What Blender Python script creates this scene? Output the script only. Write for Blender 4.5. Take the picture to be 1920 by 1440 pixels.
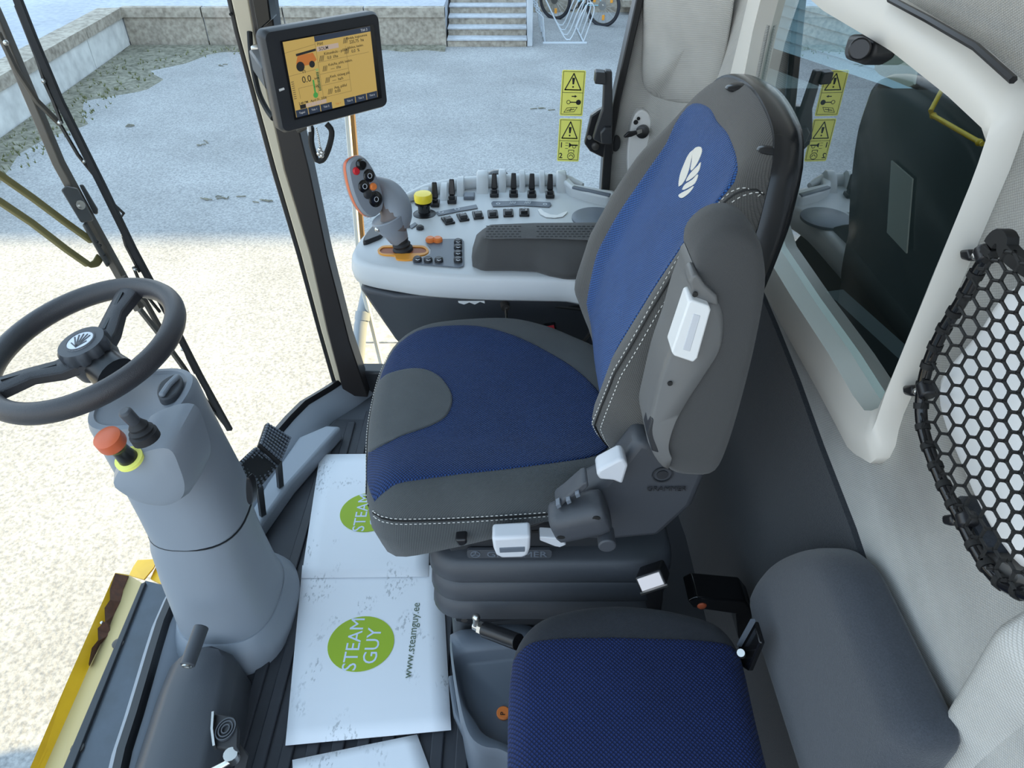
import bpy, bmesh, math, random
from mathutils import Vector, Matrix
random.seed(7)
R = math.radians
V = Vector
SC = bpy.context.scene
for o in list(bpy.data.objects):
    bpy.data.objects.remove(o)

# ------------------------------------------------------------------ camera
PITCH, FPX, CAM = R(38), 1331.0, V((0, 0, 1.38))
cd = bpy.data.cameras.new('camera')
cd.sensor_width = 36; cd.lens = 36 * FPX / 1920; cd.clip_start = .05; cd.clip_end = 200
cam = bpy.data.objects.new('camera', cd); SC.collection.objects.link(cam)
cam.location = CAM; cam.rotation_euler = (R(90) - PITCH, 0, 0)
SC.camera = cam
# ------------------------------------------------------------------ world, sun, exposure
w = bpy.data.worlds.new('sky'); SC.world = w; w.use_nodes = True
wn = w.node_tree.nodes; wl = w.node_tree.links
bg = wn['Background']
tc = wn.new('ShaderNodeTexCoord'); sx = wn.new('ShaderNodeSeparateXYZ'); cr = wn.new('ShaderNodeValToRGB')
wl.new(tc.outputs['Generated'], sx.inputs[0]); wl.new(sx.outputs['Z'], cr.inputs[0]); wl.new(cr.outputs[0], bg.inputs[0])
cr.color_ramp.elements[0].position = 0.0; cr.color_ramp.elements[0].color = (.86, .93, 1, 1)
cr.color_ramp.elements[1].position = .6; cr.color_ramp.elements[1].color = (.56, .77, 1, 1)
bg.inputs['Strength'].default_value = 2.3
sd = bpy.data.lights.new('sun', 'SUN'); sd.energy = 15; sd.color = (1, .77, .40); sd.angle = R(.6)
sun = bpy.data.objects.new('sun', sd); SC.collection.objects.link(sun)
SUND = V((.85, .30, .43)).normalized()
sun.rotation_euler = SUND.to_track_quat('Z', 'Y').to_euler()
SC.view_settings.view_transform = 'Standard'
SC.view_settings.look = 'None'
SC.view_settings.gamma = 1
SC.view_settings.use_curve_mapping = False
SC.view_settings.exposure = 0.0

# ------------------------------------------------------------------ point helper: where a line of sight meets a real plane
_c, _s = math.cos(PITCH), math.sin(PITCH)
def ray(px, py):
    u = (px - 960) / FPX; v = (py - 720) / FPX
    return V((u, _c - _s * v, -_s - _c * v))
def at(px, py, x=None, y=None, z=None):
    r = ray(px, py)
    t = (x - CAM.x) / r.x if x is not None else (y - CAM.y) / r.y if y is not None else (z - CAM.z) / r.z
    return CAM + r * t
def onp(px, py, o, n):
    r = ray(px, py); o = V(o); n = V(n)
    return CAM + r * ((o - CAM).dot(n) / r.dot(n))

# ------------------------------------------------------------------ materials
MATS = {}
def mat(name, col, rough=.5, metal=0, spec=.5, bump=None, noise=None, emit=None, coat=0, sheen=0):
    if name in MATS: return MATS[name]
    m = bpy.data.materials.new(name); m.use_nodes = True
    nt = m.node_tree; b = nt.nodes['Principled BSDF']
    b.inputs['Base Color'].default_value = (*col, 1)
    b.inputs['Roughness'].default_value = rough; b.inputs['Metallic'].default_value = metal
    b.inputs['Specular IOR Level'].default_value = spec
    b.inputs['Coat Weight'].default_value = coat
    if sheen:
        b.inputs['Sheen Weight'].default_value = sheen; b.inputs['Sheen Roughness'].default_value = .45
    if emit:
        b.inputs['Emission Color'].default_value = (*emit[0], 1); b.inputs['Emission Strength'].default_value = emit[1]
    co = nt.nodes.new('ShaderNodeNewGeometry')
    if noise:                       # (scale, amount, second colour)
        n = nt.nodes.new('ShaderNodeTexNoise'); n.inputs['Scale'].default_value = noise[0]; n.inputs['Detail'].default_value = 6
        n.inputs['Roughness'].default_value = .65
        nt.links.new(co.outputs['Position'], n.inputs['Vector'])
        r = nt.nodes.new('ShaderNodeValToRGB'); a = noise[1]
        r.color_ramp.elements[0].position = .5 - a; r.color_ramp.elements[1].position = .5 + a
        r.color_ramp.elements[0].color = (*noise[2], 1); r.color_ramp.elements[1].color = (*col, 1)
        nt.links.new(n.outputs[0], r.inputs[0]); nt.links.new(r.outputs[0], b.inputs['Base Color'])
    if bump:                        # (scale, strength, distance)
        n = nt.nodes.new('ShaderNodeTexNoise'); n.inputs['Scale'].default_value = bump[0]; n.inputs['Detail'].default_value = 3
        nt.links.new(co.outputs['Position'], n.inputs['Vector'])
        bp = nt.nodes.new('ShaderNodeBump'); bp.inputs['Strength'].default_value = bump[1]; bp.inputs['Distance'].default_value = bump[2]
        nt.links.new(n.outputs[0], bp.inputs['Height']); nt.links.new(bp.outputs[0], b.inputs['Normal'])
    MATS[name] = m
    return m
def knit(name, c1, c2, cell, axes, depth=.0015, rough=.8, sheen=.3, spec=.3, lo=.12, hi=.42, stretch=1.0):
    """a knitted cloth: staggered round meshes in two colours, with relief. axes: matrix rows picking the cloth's plane"""
    m = bpy.data.materials.new(name); m.use_nodes = True
    nt = m.node_tree; b = nt.nodes['Principled BSDF']
    b.inputs['Roughness'].default_value = rough; b.inputs['Specular IOR Level'].default_value = spec
    b.inputs['Sheen Weight'].default_value = sheen; b.inputs['Sheen Roughness'].default_value = .5
    co = nt.nodes.new('ShaderNodeNewGeometry')
    def dot(v):
        d = nt.nodes.new('ShaderNodeVectorMath'); d.operation = 'DOT_PRODUCT'
        nt.links.new(co.outputs['Position'], d.inputs[0]); d.inputs[1].default_value = v; return d.outputs['Value']
    def ma(op, a, c):
        d = nt.nodes.new('ShaderNodeMath'); d.operation = op
        for i, q in enumerate((a, c)):
            if q is None: continue
            if isinstance(q, (int, float)): d.inputs[i].default_value = q
            else: nt.links.new(q, d.inputs[i])
        return d.outputs[0]
    a, c = V(axes[0]), V(axes[1])
    k = math.pi / cell
    p1 = ma('SINE', dot((a * stretch + c) * k), None); p2 = ma('SINE', dot((a * stretch - c) * k), None)
    h = ma('ABSOLUTE', ma('MULTIPLY', p1, p2), None)
    r = nt.nodes.new('ShaderNodeValToRGB'); r.color_ramp.elements[0].position = lo; r.color_ramp.elements[1].position = hi
    r.color_ramp.elements[0].color = (*c1, 1); r.color_ramp.elements[1].color = (*c2, 1)
    nt.links.new(h, r.inputs[0])
    n = nt.nodes.new('ShaderNodeTexNoise'); n.inputs['Scale'].default_value = 14; n.inputs['Detail'].default_value = 5
    nt.links.new(co.outputs['Position'], n.inputs['Vector'])
    mx = nt.nodes.new('ShaderNodeMix'); mx.data_type = 'RGBA'; mx.blend_type = 'MULTIPLY'; mx.inputs[0].default_value = .35
    nt.links.new(r.outputs[0], mx.inputs[6]); nt.links.new(n.outputs[0], mx.inputs[7])
    nt.links.new(mx.outputs[2], b.inputs['Base Color'])
    bp = nt.nodes.new('ShaderNodeBump'); bp.inputs['Strength'].default_value = .8; bp.inputs['Distance'].default_value = depth; bp.invert = True
    nt.links.new(h, bp.inputs['Height']); nt.links.new(bp.outputs[0], b.inputs['Normal'])
    MATS[name] = m
    return m
def glass(name, tint, fac=.5, ior=1.5):
    m = bpy.data.materials.new(name); m.use_nodes = True
    nt = m.node_tree; nt.nodes.clear()
    o = nt.nodes.new('ShaderNodeOutputMaterial'); t = nt.nodes.new('ShaderNodeBsdfTransparent'); g = nt.nodes.new('ShaderNodeBsdfGlossy')
    t.inputs[0].default_value = (*tint, 1); g.inputs['Roughness'].default_value = 0.0
    fr = nt.nodes.new('ShaderNodeFresnel'); fr.inputs[0].default_value = ior
    mm = nt.nodes.new('ShaderNodeMath'); mm.operation = 'MULTIPLY'; mm.inputs[1].default_value = fac
    mx = nt.nodes.new('ShaderNodeMixShader')
    nt.links.new(fr.outputs[0], mm.inputs[0]); nt.links.new(mm.outputs[0], mx.inputs[0])
    nt.links.new(t.outputs[0], mx.inputs[1]); nt.links.new(g.outputs[0], mx.inputs[2]); nt.links.new(mx.outputs[0], o.inputs[0])
    MATS[name] = m; return m

M = dict(
    lightgrey=mat('light_grey_plastic', (.56, .585, .60), .42, bump=(900, .12, .0006)),
    trimgrey=mat('pale_trim_plastic', (.72, .69, .63), .4),
    midgrey=mat('mid_grey_plastic', (.235, .262, .30), .45, bump=(1100, .15, .0005)),
    dark=mat('dark_plastic', (.028, .030, .034), .42, bump=(1400, .25, .0005)),
    charcoal=mat('charcoal_plastic', (.055, .060, .070), .5, bump=(1100, .35, .0006)),
    black=mat('black_plastic', (.012, .012, .014), .32),
    gloss=mat('glossy_black', (.008, .008, .009), .12),
    rubber=mat('black_rubber', (.014, .014, .016), .65),
    wheel=mat('grained_wheel_rim', (.040, .038, .042), .38, bump=(800, .7, .0008)),
    mat=mat('floor_mat_rubber', (.034, .037, .046), .5, bump=(1300, .4, .0006), noise=(9, .25, (.022, .024, .030))),
    steel=mat('zinc_steel', (.62, .60, .57), .3, 1),
    dsteel=mat('dark_steel', (.045, .04, .036), .4, 0),
    armsteel=mat('painted_arm_steel', (.105, .088, .070), .45),
    rodsteel=mat('sunlit_muddy_rod_steel', (.20, .165, .055), .5),  # yellow-olive carries the sunlight on the muddy rods
    white=mat('white_plastic', (.80, .80, .79), .4),
    clip=mat('pale_lever_plastic', (.62, .63, .66), .4),
    orange=mat('orange_plastic', (.80, .22, .05), .4),
    slot=mat('orange_slot_plastic', (.72, .30, .035), .45),
    red=mat('red_plastic', (.62, .02, .03), .4),
    redor=mat('lamp_orange_plastic', (.62, .13, .05), .4),
    yellowcap=mat('yellow_cap_plastic', (.93, .72, .03), .35),
    sticker=mat('yellow_sticker', (.97, .95, .20), .5),
    ink=mat('black_ink', (.01, .01, .01), .6),
    thread=mat('white_thread', (.72, .70, .66), .8),
    paper=None,
    green=mat('green_print', (.33, .47, .02), .6),
    whiteink=mat('white_print', (.62, .70, .86), .6),
    greyink=mat('grey_green_print', (.10, .14, .09), .6),
    beige=mat('beige_pillar_plastic', (.62, .54, .40), .5),
    post=mat('brown_black_post', (.022, .018, .017), .35),
    logo=mat('cream_print', (.74, .70, .62), .7),
    switchleg=mat('switch_legend', (.55, .58, .62), .5),
    bracket=mat('grey_bracket_steel', (.105, .10, .095), .45),
    yellow=mat('yellow_paint', (.80, .47, .01), .42, noise=(6, .3, (.60, .33, .01))),
    tan=mat('tan_yellow_paint', (.42, .33, .15), .5),  # tan tone of the inner flange face
    plate=mat('blue_grey_sheet_steel', (.085, .10, .125), .28, .3, noise=(7, .3, (.05, .055, .06))),
    rust=mat('rust', (.11, .04, .02), .8, noise=(60, .2, (.05, .02, .012))),
    padcloth=mat('soft_dark_armrest_cover', (.062, .062, .062), .85, bump=(1500, .7, .0008), sheen=.15),
    cord=mat('black_cord', (.008, .008, .008), .7),
    whitebag=mat('white_bag', (.94, .94, .94), .35),
    galv=mat('galvanised_tube', (.60, .64, .68), .45, .2),
    tyre=mat('bicycle_tyre', (.02, .022, .03), .6),
    bikeblue=mat('bicycle_paint', (.25, .48, .55), .35),
    amber=mat('amber_reflector', (.9, .38, .05), .3),
    tubgrey=mat('tub_grey_plastic', (.125, .145, .175), .42, bump=(1000, .15, .0005)),
    shell=mat('seat_shell_plastic', (.02, .021, .023), .22),
    spine=mat('armrest_spine_plastic', (.15, .15, .148), .42, bump=(1000, .1, .0005)),
    machine=mat('machine_dark_green_black', (.004, .006, .005), .6, spec=.2),
    oldtube=mat('grey_handrail_tube', (.30, .33, .36), .4),
    creamtone=mat('cream_and_lit_rail', (.85, .82, .74), .4),  # cream parts, and the sunlit look of the handrail
    brownpaint=mat('brown_handrail_side', (.16, .10, .045), .6),
)
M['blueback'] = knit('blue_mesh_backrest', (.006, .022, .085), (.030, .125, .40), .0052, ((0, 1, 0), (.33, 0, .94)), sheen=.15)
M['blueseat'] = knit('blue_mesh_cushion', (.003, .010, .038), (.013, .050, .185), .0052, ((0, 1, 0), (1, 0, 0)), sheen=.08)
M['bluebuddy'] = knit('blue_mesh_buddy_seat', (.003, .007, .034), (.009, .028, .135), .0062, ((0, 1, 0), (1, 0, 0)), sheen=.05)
M['greyback'] = knit('grey_knit_backrest', (.062, .060, .057), (.115, .110, .102), .0026, ((0, 1, .3), (.33, .2, .94)), .0005, sheen=.25)
M['greyseat'] = knit('grey_knit_cushion', (.050, .056, .060), (.095, .104, .108), .0026, ((.3, 1, .3), (1, -.3, .2)), .0005, sheen=.2)
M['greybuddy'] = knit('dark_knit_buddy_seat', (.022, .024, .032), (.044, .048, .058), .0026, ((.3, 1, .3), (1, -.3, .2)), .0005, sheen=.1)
M['headliner'] = knit('light_grey_lining_cloth', (.46, .45, .42), (.64, .63, .60), .0034, ((.6, 1, .2), (.3, -.2, 1)), .0005, sheen=.1, spec=.1)
M['carpet'] = mat('dark_wall_carpet', (.055, .060, .068), .95, spec=.1, bump=(700, .9, .0015), noise=(380, .22, (.030, .034, .042)), sheen=.25)
M['wallpad'] = mat('dark_grey_backrest_cloth', (.075, .083, .098), .95, spec=.1, bump=(900, .7, .001), noise=(500, .25, (.045, .050, .060)), sheen=.3)
M['glassclear'] = glass('clear_cab_glass', (.95, .98, .98), .13)
M['glassdark'] = glass('tinted_rear_glass', (.52, .68, .62), 3.1, 1.75)

def ground_mat(name, c1, c2, scale, big, bumps=.5, spots=None):
    m = bpy.data.materials.new(name); m.use_nodes = True
    nt = m.node_tree; b = nt.nodes['Principled BSDF']; b.inputs['Roughness'].default_value = .9; b.inputs['Specular IOR Level'].default_value = .2
    co = nt.nodes.new('ShaderNodeNewGeometry')
    def no(sc, d=4):
        n = nt.nodes.new('ShaderNodeTexNoise'); n.inputs['Scale'].default_value = sc; n.inputs['Detail'].default_value = d
        nt.links.new(co.outputs['Position'], n.inputs['Vector']); return n.outputs[0]
    r = nt.nodes.new('ShaderNodeValToRGB'); r.color_ramp.elements[0].position = .32; r.color_ramp.elements[1].position = .62
    r.color_ramp.elements[0].color = (*c1, 1); r.color_ramp.elements[1].color = (*c2, 1)
    nt.links.new(no(scale, 5), r.inputs[0])
    r2 = nt.nodes.new('ShaderNodeValToRGB'); r2.color_ramp.elements[0].position = .3; r2.color_ramp.elements[1].position = .7
    r2.color_ramp.elements[0].color = (.84, .84, .84, 1); r2.color_ramp.elements[1].color = (1.08, 1.08, 1.08, 1)
    nt.links.new(no(big, 6), r2.inputs[0])
    mx = nt.nodes.new('ShaderNodeMix'); mx.data_type = 'RGBA'; mx.blend_type = 'MULTIPLY'; mx.inputs[0].default_value = 1
    nt.links.new(r.outputs[0], mx.inputs[6]); nt.links.new(r2.outputs[0], mx.inputs[7])
    nt.links.new(mx.outputs[2], b.inputs['Base Color'])
    bp = nt.nodes.new('ShaderNodeBump'); bp.inputs['Strength'].default_value = bumps; bp.inputs['Distance'].default_value = .012
    nt.links.new(no(scale * .8, 3), bp.inputs['Height']); nt.links.new(bp.outputs[0], b.inputs['Normal'])
    MATS[name] = m; return m
M['asphalt'] = ground_mat('worn_asphalt', (.24, .24, .24), (.40, .395, .385), 55, 1.1, .35)
M['concrete'] = ground_mat('weathered_concrete', (.27, .235, .19), (.46, .41, .34), 14, 2.2, .4)
M['steptop'] = ground_mat('pale_step_top', (.42, .43, .45), (.52, .53, .55), 14, 1.5, .2)
M['platform'] = ground_mat('smooth_platform_asphalt', (.40, .42, .46), (.50, .52, .56), 12, .8, .1)
M['whitewash'] = ground_mat('flaking_whitewash', (.60, .60, .58), (.78, .78, .75), 5, 3, .3)
M['soil'] = ground_mat('mossy_soil', (.12, .115, .085), (.27, .255, .20), 16, 3, 1.0)
M['plaster'] = ground_mat('pale_plaster_wall', (.50, .53, .56), (.60, .63, .66), 4, .9, .15)
M['planks'] = ground_mat('pale_worn_deck', (.32, .31, .29), (.50, .48, .44), 30, 4, .3)

def paper_mat():
    m = bpy.data.materials.new('smudged_paper'); m.use_nodes = True
    nt = m.node_tree; b = nt.nodes['Principled BSDF']; b.inputs['Roughness'].default_value = .55
    co = nt.nodes.new('ShaderNodeNewGeometry')
    n = nt.nodes.new('ShaderNodeTexNoise'); n.inputs['Scale'].default_value = 190; n.inputs['Detail'].default_value = 5
    mp = nt.nodes.new('ShaderNodeMapping'); mp.inputs['Scale'].default_value = (1, .45, 1)
    nt.links.new(co.outputs['Position'], mp.inputs[0]); nt.links.new(mp.outputs[0], n.inputs['Vector'])
    r = nt.nodes.new('ShaderNodeValToRGB'); r.color_ramp.elements[0].position = .55; r.color_ramp.elements[1].position = .63
    r.color_ramp.elements[0].color = (0, 0, 0, 1); r.color_ramp.elements[1].color = (1, 1, 1, 1)
    nt.links.new(n.outputs[0], r.inputs[0])
    n2 = nt.nodes.new('ShaderNodeTexNoise'); n2.inputs['Scale'].default_value = 13; n2.inputs['Detail'].default_value = 1
    nt.links.new(co.outputs['Position'], n2.inputs['Vector'])
    r2 = nt.nodes.new('ShaderNodeValToRGB'); r2.color_ramp.elements[0].position = .54; r2.color_ramp.elements[1].position = .62
    nt.links.new(n2.outputs[0], r2.inputs[0])
    mu = nt.nodes.new('ShaderNodeMath'); mu.operation = 'MULTIPLY'
    nt.links.new(r.outputs[0], mu.inputs[0]); nt.links.new(r2.outputs[0], mu.inputs[1])
    mx = nt.nodes.new('ShaderNodeMix'); mx.data_type = 'RGBA'
    mx.inputs[6].default_value = (.80, .82, .86, 1); mx.inputs[7].default_value = (.50, .52, .55, 1)
    nt.links.new(mu.outputs[0], mx.inputs[0]); nt.links.new(mx.outputs[2], b.inputs['Base Color'])
    return m
M['paper'] = paper_mat()

# ------------------------------------------------------------------ object helpers
COL = SC.collection
def tag(o, label=None, cat=None, group=None, kind=None):
    if label: o['label'] = label
    if cat: o['category'] = cat
    if group: o['group'] = group
    if kind: o['kind'] = kind
    return o
def root(name, label, cat, loc, group=None):
    o = bpy.data.objects.new(name, None); COL.objects.link(o); o.location = loc; o.empty_display_size = .05
    return tag(o, label, cat, group)
def world_loc(o):
    p = V((0, 0, 0))
    while o is not None: p += V(o.location); o = o.parent
    return p
class MB:
    def __init__(s): s.v = []; s.f = []
    def add(s, vs, fs):
        k = len(s.v); s.v += [V(p) for p in vs]; s.f += [tuple(i + k for i in f) for f in fs]; return s
    def box(s, c, d, rot=None):
        c = V(c); hx, hy, hz = d[0] / 2, d[1] / 2, d[2] / 2
        p = [V((x, y, z)) for x in (-hx, hx) for y in (-hy, hy) for z in (-hz, hz)]
        if rot is not None: p = [rot @ q for q in p]
        return s.add([c + q for q in p], [(0, 1, 3, 2), (4, 6, 7, 5), (0, 4, 5, 1), (2, 3, 7, 6), (0, 2, 6, 4), (1, 5, 7, 3)])
    def loft(s, loops, cap0=True, cap1=True, closed=True):
        n = len(loops[0]); vs = [p for l in loops for p in l]; fs = []
        for i in range(len(loops) - 1):
            for j in range(n if closed else n - 1):
                a = i * n + j; b = i * n + (j + 1) % n; fs.append((a, b, b + n, a + n))
        if cap0 and closed: fs.append(tuple(range(n))[::-1])
        if cap1 and closed: fs.append(tuple(range((len(loops) - 1) * n, len(loops) * n)))
        return s.add(vs, fs)
    def prism(s, pts, vec):
        vec = V(vec); return s.loft([[V(p) for p in pts], [V(p) + vec for p in pts]])
    def tube(s, pts, r, n=10, cap=True):
        pts = [V(p) for p in pts]; loops = []; up = None
        for i, p in enumerate(pts):
            d = (pts[min(i + 1, len(pts) - 1)] - pts[max(i - 1, 0)])
            if d.length < 1e-9: d = V((0, 0, 1))
            d.normalize()
            if up is None: up = V((0, 0, 1)) if abs(d.z) < .9 else V((1, 0, 0))
            a = d.cross(up).normalized(); b = a.cross(d).normalized(); up = b
            rr = r[i] if isinstance(r, (list, tuple)) else r
            loops.append([p + a * rr * math.cos(2 * math.pi * k / n) + b * rr * math.sin(2 * math.pi * k / n) for k in range(n)])
        return s.loft(loops, cap, cap)
    def bar(s, pts, wdt, hgt, up=(0, 0, 1)):
        """rectangular section along a path"""
        pts = [V(p) for p in pts]; loops = []; up = V(up)
        for i, p in enumerate(pts):
            d = (pts[min(i + 1, len(pts) - 1)] - pts[max(i - 1, 0)]).normalized()
            a = d.cross(up).normalized(); b = a.cross(d).normalized()
            loops.append([p + a * x + b * y for x, y in ((-wdt / 2, -hgt / 2), (wdt / 2, -hgt / 2), (wdt / 2, hgt / 2), (-wdt / 2, hgt / 2))])
        return s.loft(loops)
    def lathe(s, prof, o, ax, n=32, sc=(1, 1)):
        """prof: (radius, height) pairs"""
        o = V(o); ax = V(ax).normalized(); a = ax.orthogonal().normalized(); b = ax.cross(a)
        if abs(ax.z) < .99:
            a = V((0, 0, 1)).cross(ax).normalized(); b = ax.cross(a)
        return s.loft([[o + ax * h + (a * math.cos(2 * math.pi * k / n) * sc[0] + b * math.sin(2 * math.pi * k / n) * sc[1]) * max(r, 1e-5) for k in range(n)] for r, h in prof])
    def grid(s, rows):
        return s.loft(rows, closed=False)
    def ball(s, c, r, n=12, sc=(1, 1, 1)):
        c = V(c); loops = []
        for i in range(n + 1):
            t = math.pi * i / n; rr = max(math.sin(t), 1e-4)
            loops.append([c + V((rr * math.cos(2 * math.pi * k / (2 * n)) * sc[0], rr * math.sin(2 * math.pi * k / (2 * n)) * sc[1], -math.cos(t) * sc[2])) * r for k in range(2 * n)])
        return s.loft(loops)
    def build(s, name, m, parent=None, loc=None, bevel=0, seg=2, sub=0, smooth=True, label=None, kind=None, solid=0, ang=40):
        o0 = world_loc(parent) if parent else V(loc) if loc is not None else V((0, 0, 0))
        me = bpy.data.meshes.new(name); me.from_pydata([p - o0 for p in s.v], [], s.f)
        bm = bmesh.new(); bm.from_mesh(me); bmesh.ops.recalc_face_normals(bm, faces=bm.faces)
        bm.to_mesh(me); bm.free()
        if smooth:
            me.shade_smooth()
            me.set_sharp_from_angle(angle=R(ang))
        me.materials.append(m)
        o = bpy.data.objects.new(name, me); COL.objects.link(o)
        if parent: o.parent = parent
        else: o.location = o0
        if solid:
            md = o.modifiers.new('thick', 'SOLIDIFY'); md.thickness = solid; md.offset = 0
        if bevel:
            md = o.modifiers.new('bevel', 'BEVEL'); md.width = bevel; md.segments = seg; md.limit_method = 'ANGLE'; md.angle_limit = R(35)
            md.harden_normals = False
        if sub:
            md = o.modifiers.new('sub', 'SUBSURF'); md.levels = md.render_levels = sub
        tag(o, label, None, None, kind)
        return o
def face(o, d):
    me = o.data; n = sum((p.normal * p.area for p in me.polygons), V())
    if n.dot(V(d)) < 0: me.flip_normals()
    return o
def spline(pts, n, closed=False):
    """Catmull-Rom through 2D or 3D points, n samples, even spacing"""
    pts = [V(p) for p in pts]; L = len(pts); out = []
    segs = L if closed else L - 1
    for i in range(segs):
        g = lambda k: pts[k % L] if closed else pts[max(0, min(L - 1, k))]
        p0, p1, p2, p3 = g(i - 1), g(i), g(i + 1), g(i + 2)
        for k in range(12):
            t = k / 12
            out.append(.5 * ((2 * p1) + (p2 - p0) * t + (2 * p0 - 5 * p1 + 4 * p2 - p3) * t * t + (3 * p1 - p0 - 3 * p2 + p3) * t ** 3))
    if not closed: out.append(pts[-1])
    return resample(out, n, closed)
def resample(out, n, closed):
    pp = out + [out[0]] if closed else out
    d = [0]
    for a, b in zip(pp, pp[1:]): d.append(d[-1] + (b - a).length)
    res = []; j = 0; cnt = n if closed else n - 1
    for i in range(n):
        t = d[-1] * i / cnt
        while j < len(d) - 2 and d[j + 1] < t: j += 1
        q = (t - d[j]) / max(d[j + 1] - d[j], 1e-9); res.append(pp[j].lerp(pp[j + 1], min(1, q)))
    return res
def rrect(w_, h_, r, n=6, c=(0, 0)):
    out = []
    for cx, cy, a0 in ((w_ / 2 - r, h_ / 2 - r, 0), (-w_ / 2 + r, h_ / 2 - r, 90), (-w_ / 2 + r, -h_ / 2 + r, 180), (w_ / 2 - r, -h_ / 2 + r, 270)):
        for k in range(n + 1):
            a = R(a0 + 90 * k / n); out.append(V((c[0] + cx + r * math.cos(a), c[1] + cy + r * math.sin(a))))
    return out
def dist_poly(p, poly):
    best = 1e9
    for a, b in zip(poly, poly[1:] + poly[:1]):
        ab = b - a; t = max(0, min(1, (p - a).dot(ab) / max(ab.length_squared, 1e-12))); best = min(best, (p - a - ab * t).length)
    return best
def pillow(outline, D, r, crown=0, cr_r=.06, extra=None, n=96, centre=None, w0=0):
    """rounded upholstered body over a 2D outline: returns loops of (p, w) and the height function"""
    o = resample([V(p) for p in outline], n, True)
    c = V(centre) if centre else sum(o, V((0, 0))) / n
    def W(p, d=None):
        if d is None: d = dist_poly(p, o)
        h = D - r + math.sqrt(max(0, r * r - max(0, r - d) ** 2))
        h += crown * (1 - math.exp(-max(0, d - r * .3) / cr_r))
        if extra: h += extra(p) * min(1, d / r)
        return h
    loops = [[(p.lerp(c, .03), w0) for p in o], [(p, w0 + .006) for p in o], [(p, (w0 + D - r) * .5) for p in o], [(p, D - r) for p in o]]
    for t in (.008, .02, .04, .065, .095, .13, .18, .24, .31, .39, .48, .58, .69, .80, .90, .97):
        loops.append([(q, W(q)) for q in (p.lerp(c, t) for p in o)])
    return loops, W, o, c
def pillow_mesh(mb, loops, fmap):
    return mb.loft([[fmap(p, w_) for p, w_ in l] for l in loops])
def drape(mb, outline, W, fmap, off=.002, n=72, centre=None, sink=.004):
    o = resample([V(p) for p in outline], n, True); c = V(centre) if centre else sum(o, V((0, 0))) / n
    loops = [[fmap(p, W(p) - sink) for p in o]]
    for t in (.0, .012, .05, .10, .16, .23, .31, .40, .50, .60, .70, .80, .90, .97):
        off2 = off * (.35 if t == 0 else 1)
        loops.append([fmap(q, W(q) + off2) for q in (p.lerp(c, t) for p in o)])
    return mb.loft(loops, cap0=False)
def stitches(mb, path, gap=.0072, ln=.0046, r=.0007):
    path = [V(p) for p in path]; tot = sum((b - a).length for a, b in zip(path, path[1:])); n = max(2, int(tot / gap))
    pts = resample(path, n * 2 + 1, False)
    for i in range(0, 2 * n, 2):
        a, b = pts[i], pts[i + 1]; mb.tube([a, a.lerp(b, ln / max((b - a).length, 1e-6) if (b - a).length > ln else 1)], r, 4)
    return mb
def text(name, body, size, M4, m, parent, thick=.0004, align='CENTER', bold=0, sx_=1.0):
    c = bpy.data.curves.new(name, 'FONT'); c.body = body; c.size = size; c.extrude = thick; c.align_x = align; c.align_y = 'CENTER'; c.offset = bold
    c.resolution_u = 3; c.materials.append(m)
    o = bpy.data.objects.new(name, c); COL.objects.link(o)
    if parent:
        M4 = Matrix.Translation(-world_loc(parent)) @ M4
    dg = bpy.context.evaluated_depsgraph_get(); me = bpy.data.meshes.new_from_object(o.evaluated_get(dg))
    bpy.data.objects.remove(o); bpy.data.curves.remove(c)
    me.transform(M4 @ Matrix.Diagonal((sx_, 1, 1, 1))); me.name = name
    o = bpy.data.objects.new(name, me); COL.objects.link(o); o.parent = parent
    return o
def frame4(o, x, y):
    x = V(x).normalized(); y = V(y); z = x.cross(y).normalized(); y = z.cross(x)
    m = Matrix.Identity(4)
    for i in range(3): m[i][0] = x[i]; m[i][1] = y[i]; m[i][2] = z[i]; m[i][3] = o[i]
    return m
class Fr:
    """a local frame for flat detail work: F(u, v, w) -> world"""
    def __init__(s, o, x, y): s.o = V(o); s.x = V(x).normalized(); s.z = s.x.cross(V(y)).normalized(); s.y = s.z.cross(s.x)
    def __call__(s, u, v, w_=0): return s.o + s.x * u + s.y * v + s.z * w_
    def m4(s, u, v, w_=0, rot=0):
        a = R(rot); return frame4(s(u, v, w_), s.x * math.cos(a) + s.y * math.sin(a), -s.x * math.sin(a) + s.y * math.cos(a))
    def plate(s, mb, pts, w0, w1): return mb.loft([[s(p[0], p[1], w0) for p in pts], [s(p[0], p[1], w1) for p in pts]])
    def ring(s, mb, r0, r1, c, w0, w1, n=28, sc=1):
        rr = lambda r, w_: [s(c[0] + r * math.cos(2 * math.pi * k / n), c[1] + sc * r * math.sin(2 * math.pi * k / n), w_) for k in range(n)]
        return mb.loft([rr(r0, w0), rr(r1, w0), rr(r1, w1), rr(r0, w1), rr(r0, w0)], False, False)
    def line(s, mb, pts, wd, w0, w1):
        for a, b in zip(pts, pts[1:]):
            a, b = V(a), V(b); d = (b - a).normalized(); q = V((-d.y, d.x)) * wd / 2; e = d * wd * .3
            s.plate(mb, [a - q - e, b - q + e, b + q + e, a + q - e], w0, w1)
        return mb
def dup(o, parent=None):
    c = o.copy(); COL.objects.link(c)
    if parent: c.parent = parent
    for ch in [k for k in bpy.data.objects if k.parent == o]: dup(ch, c)
    return c
def pxl(pts, **k): return [at(a, b, **k) for a, b in pts]

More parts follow.
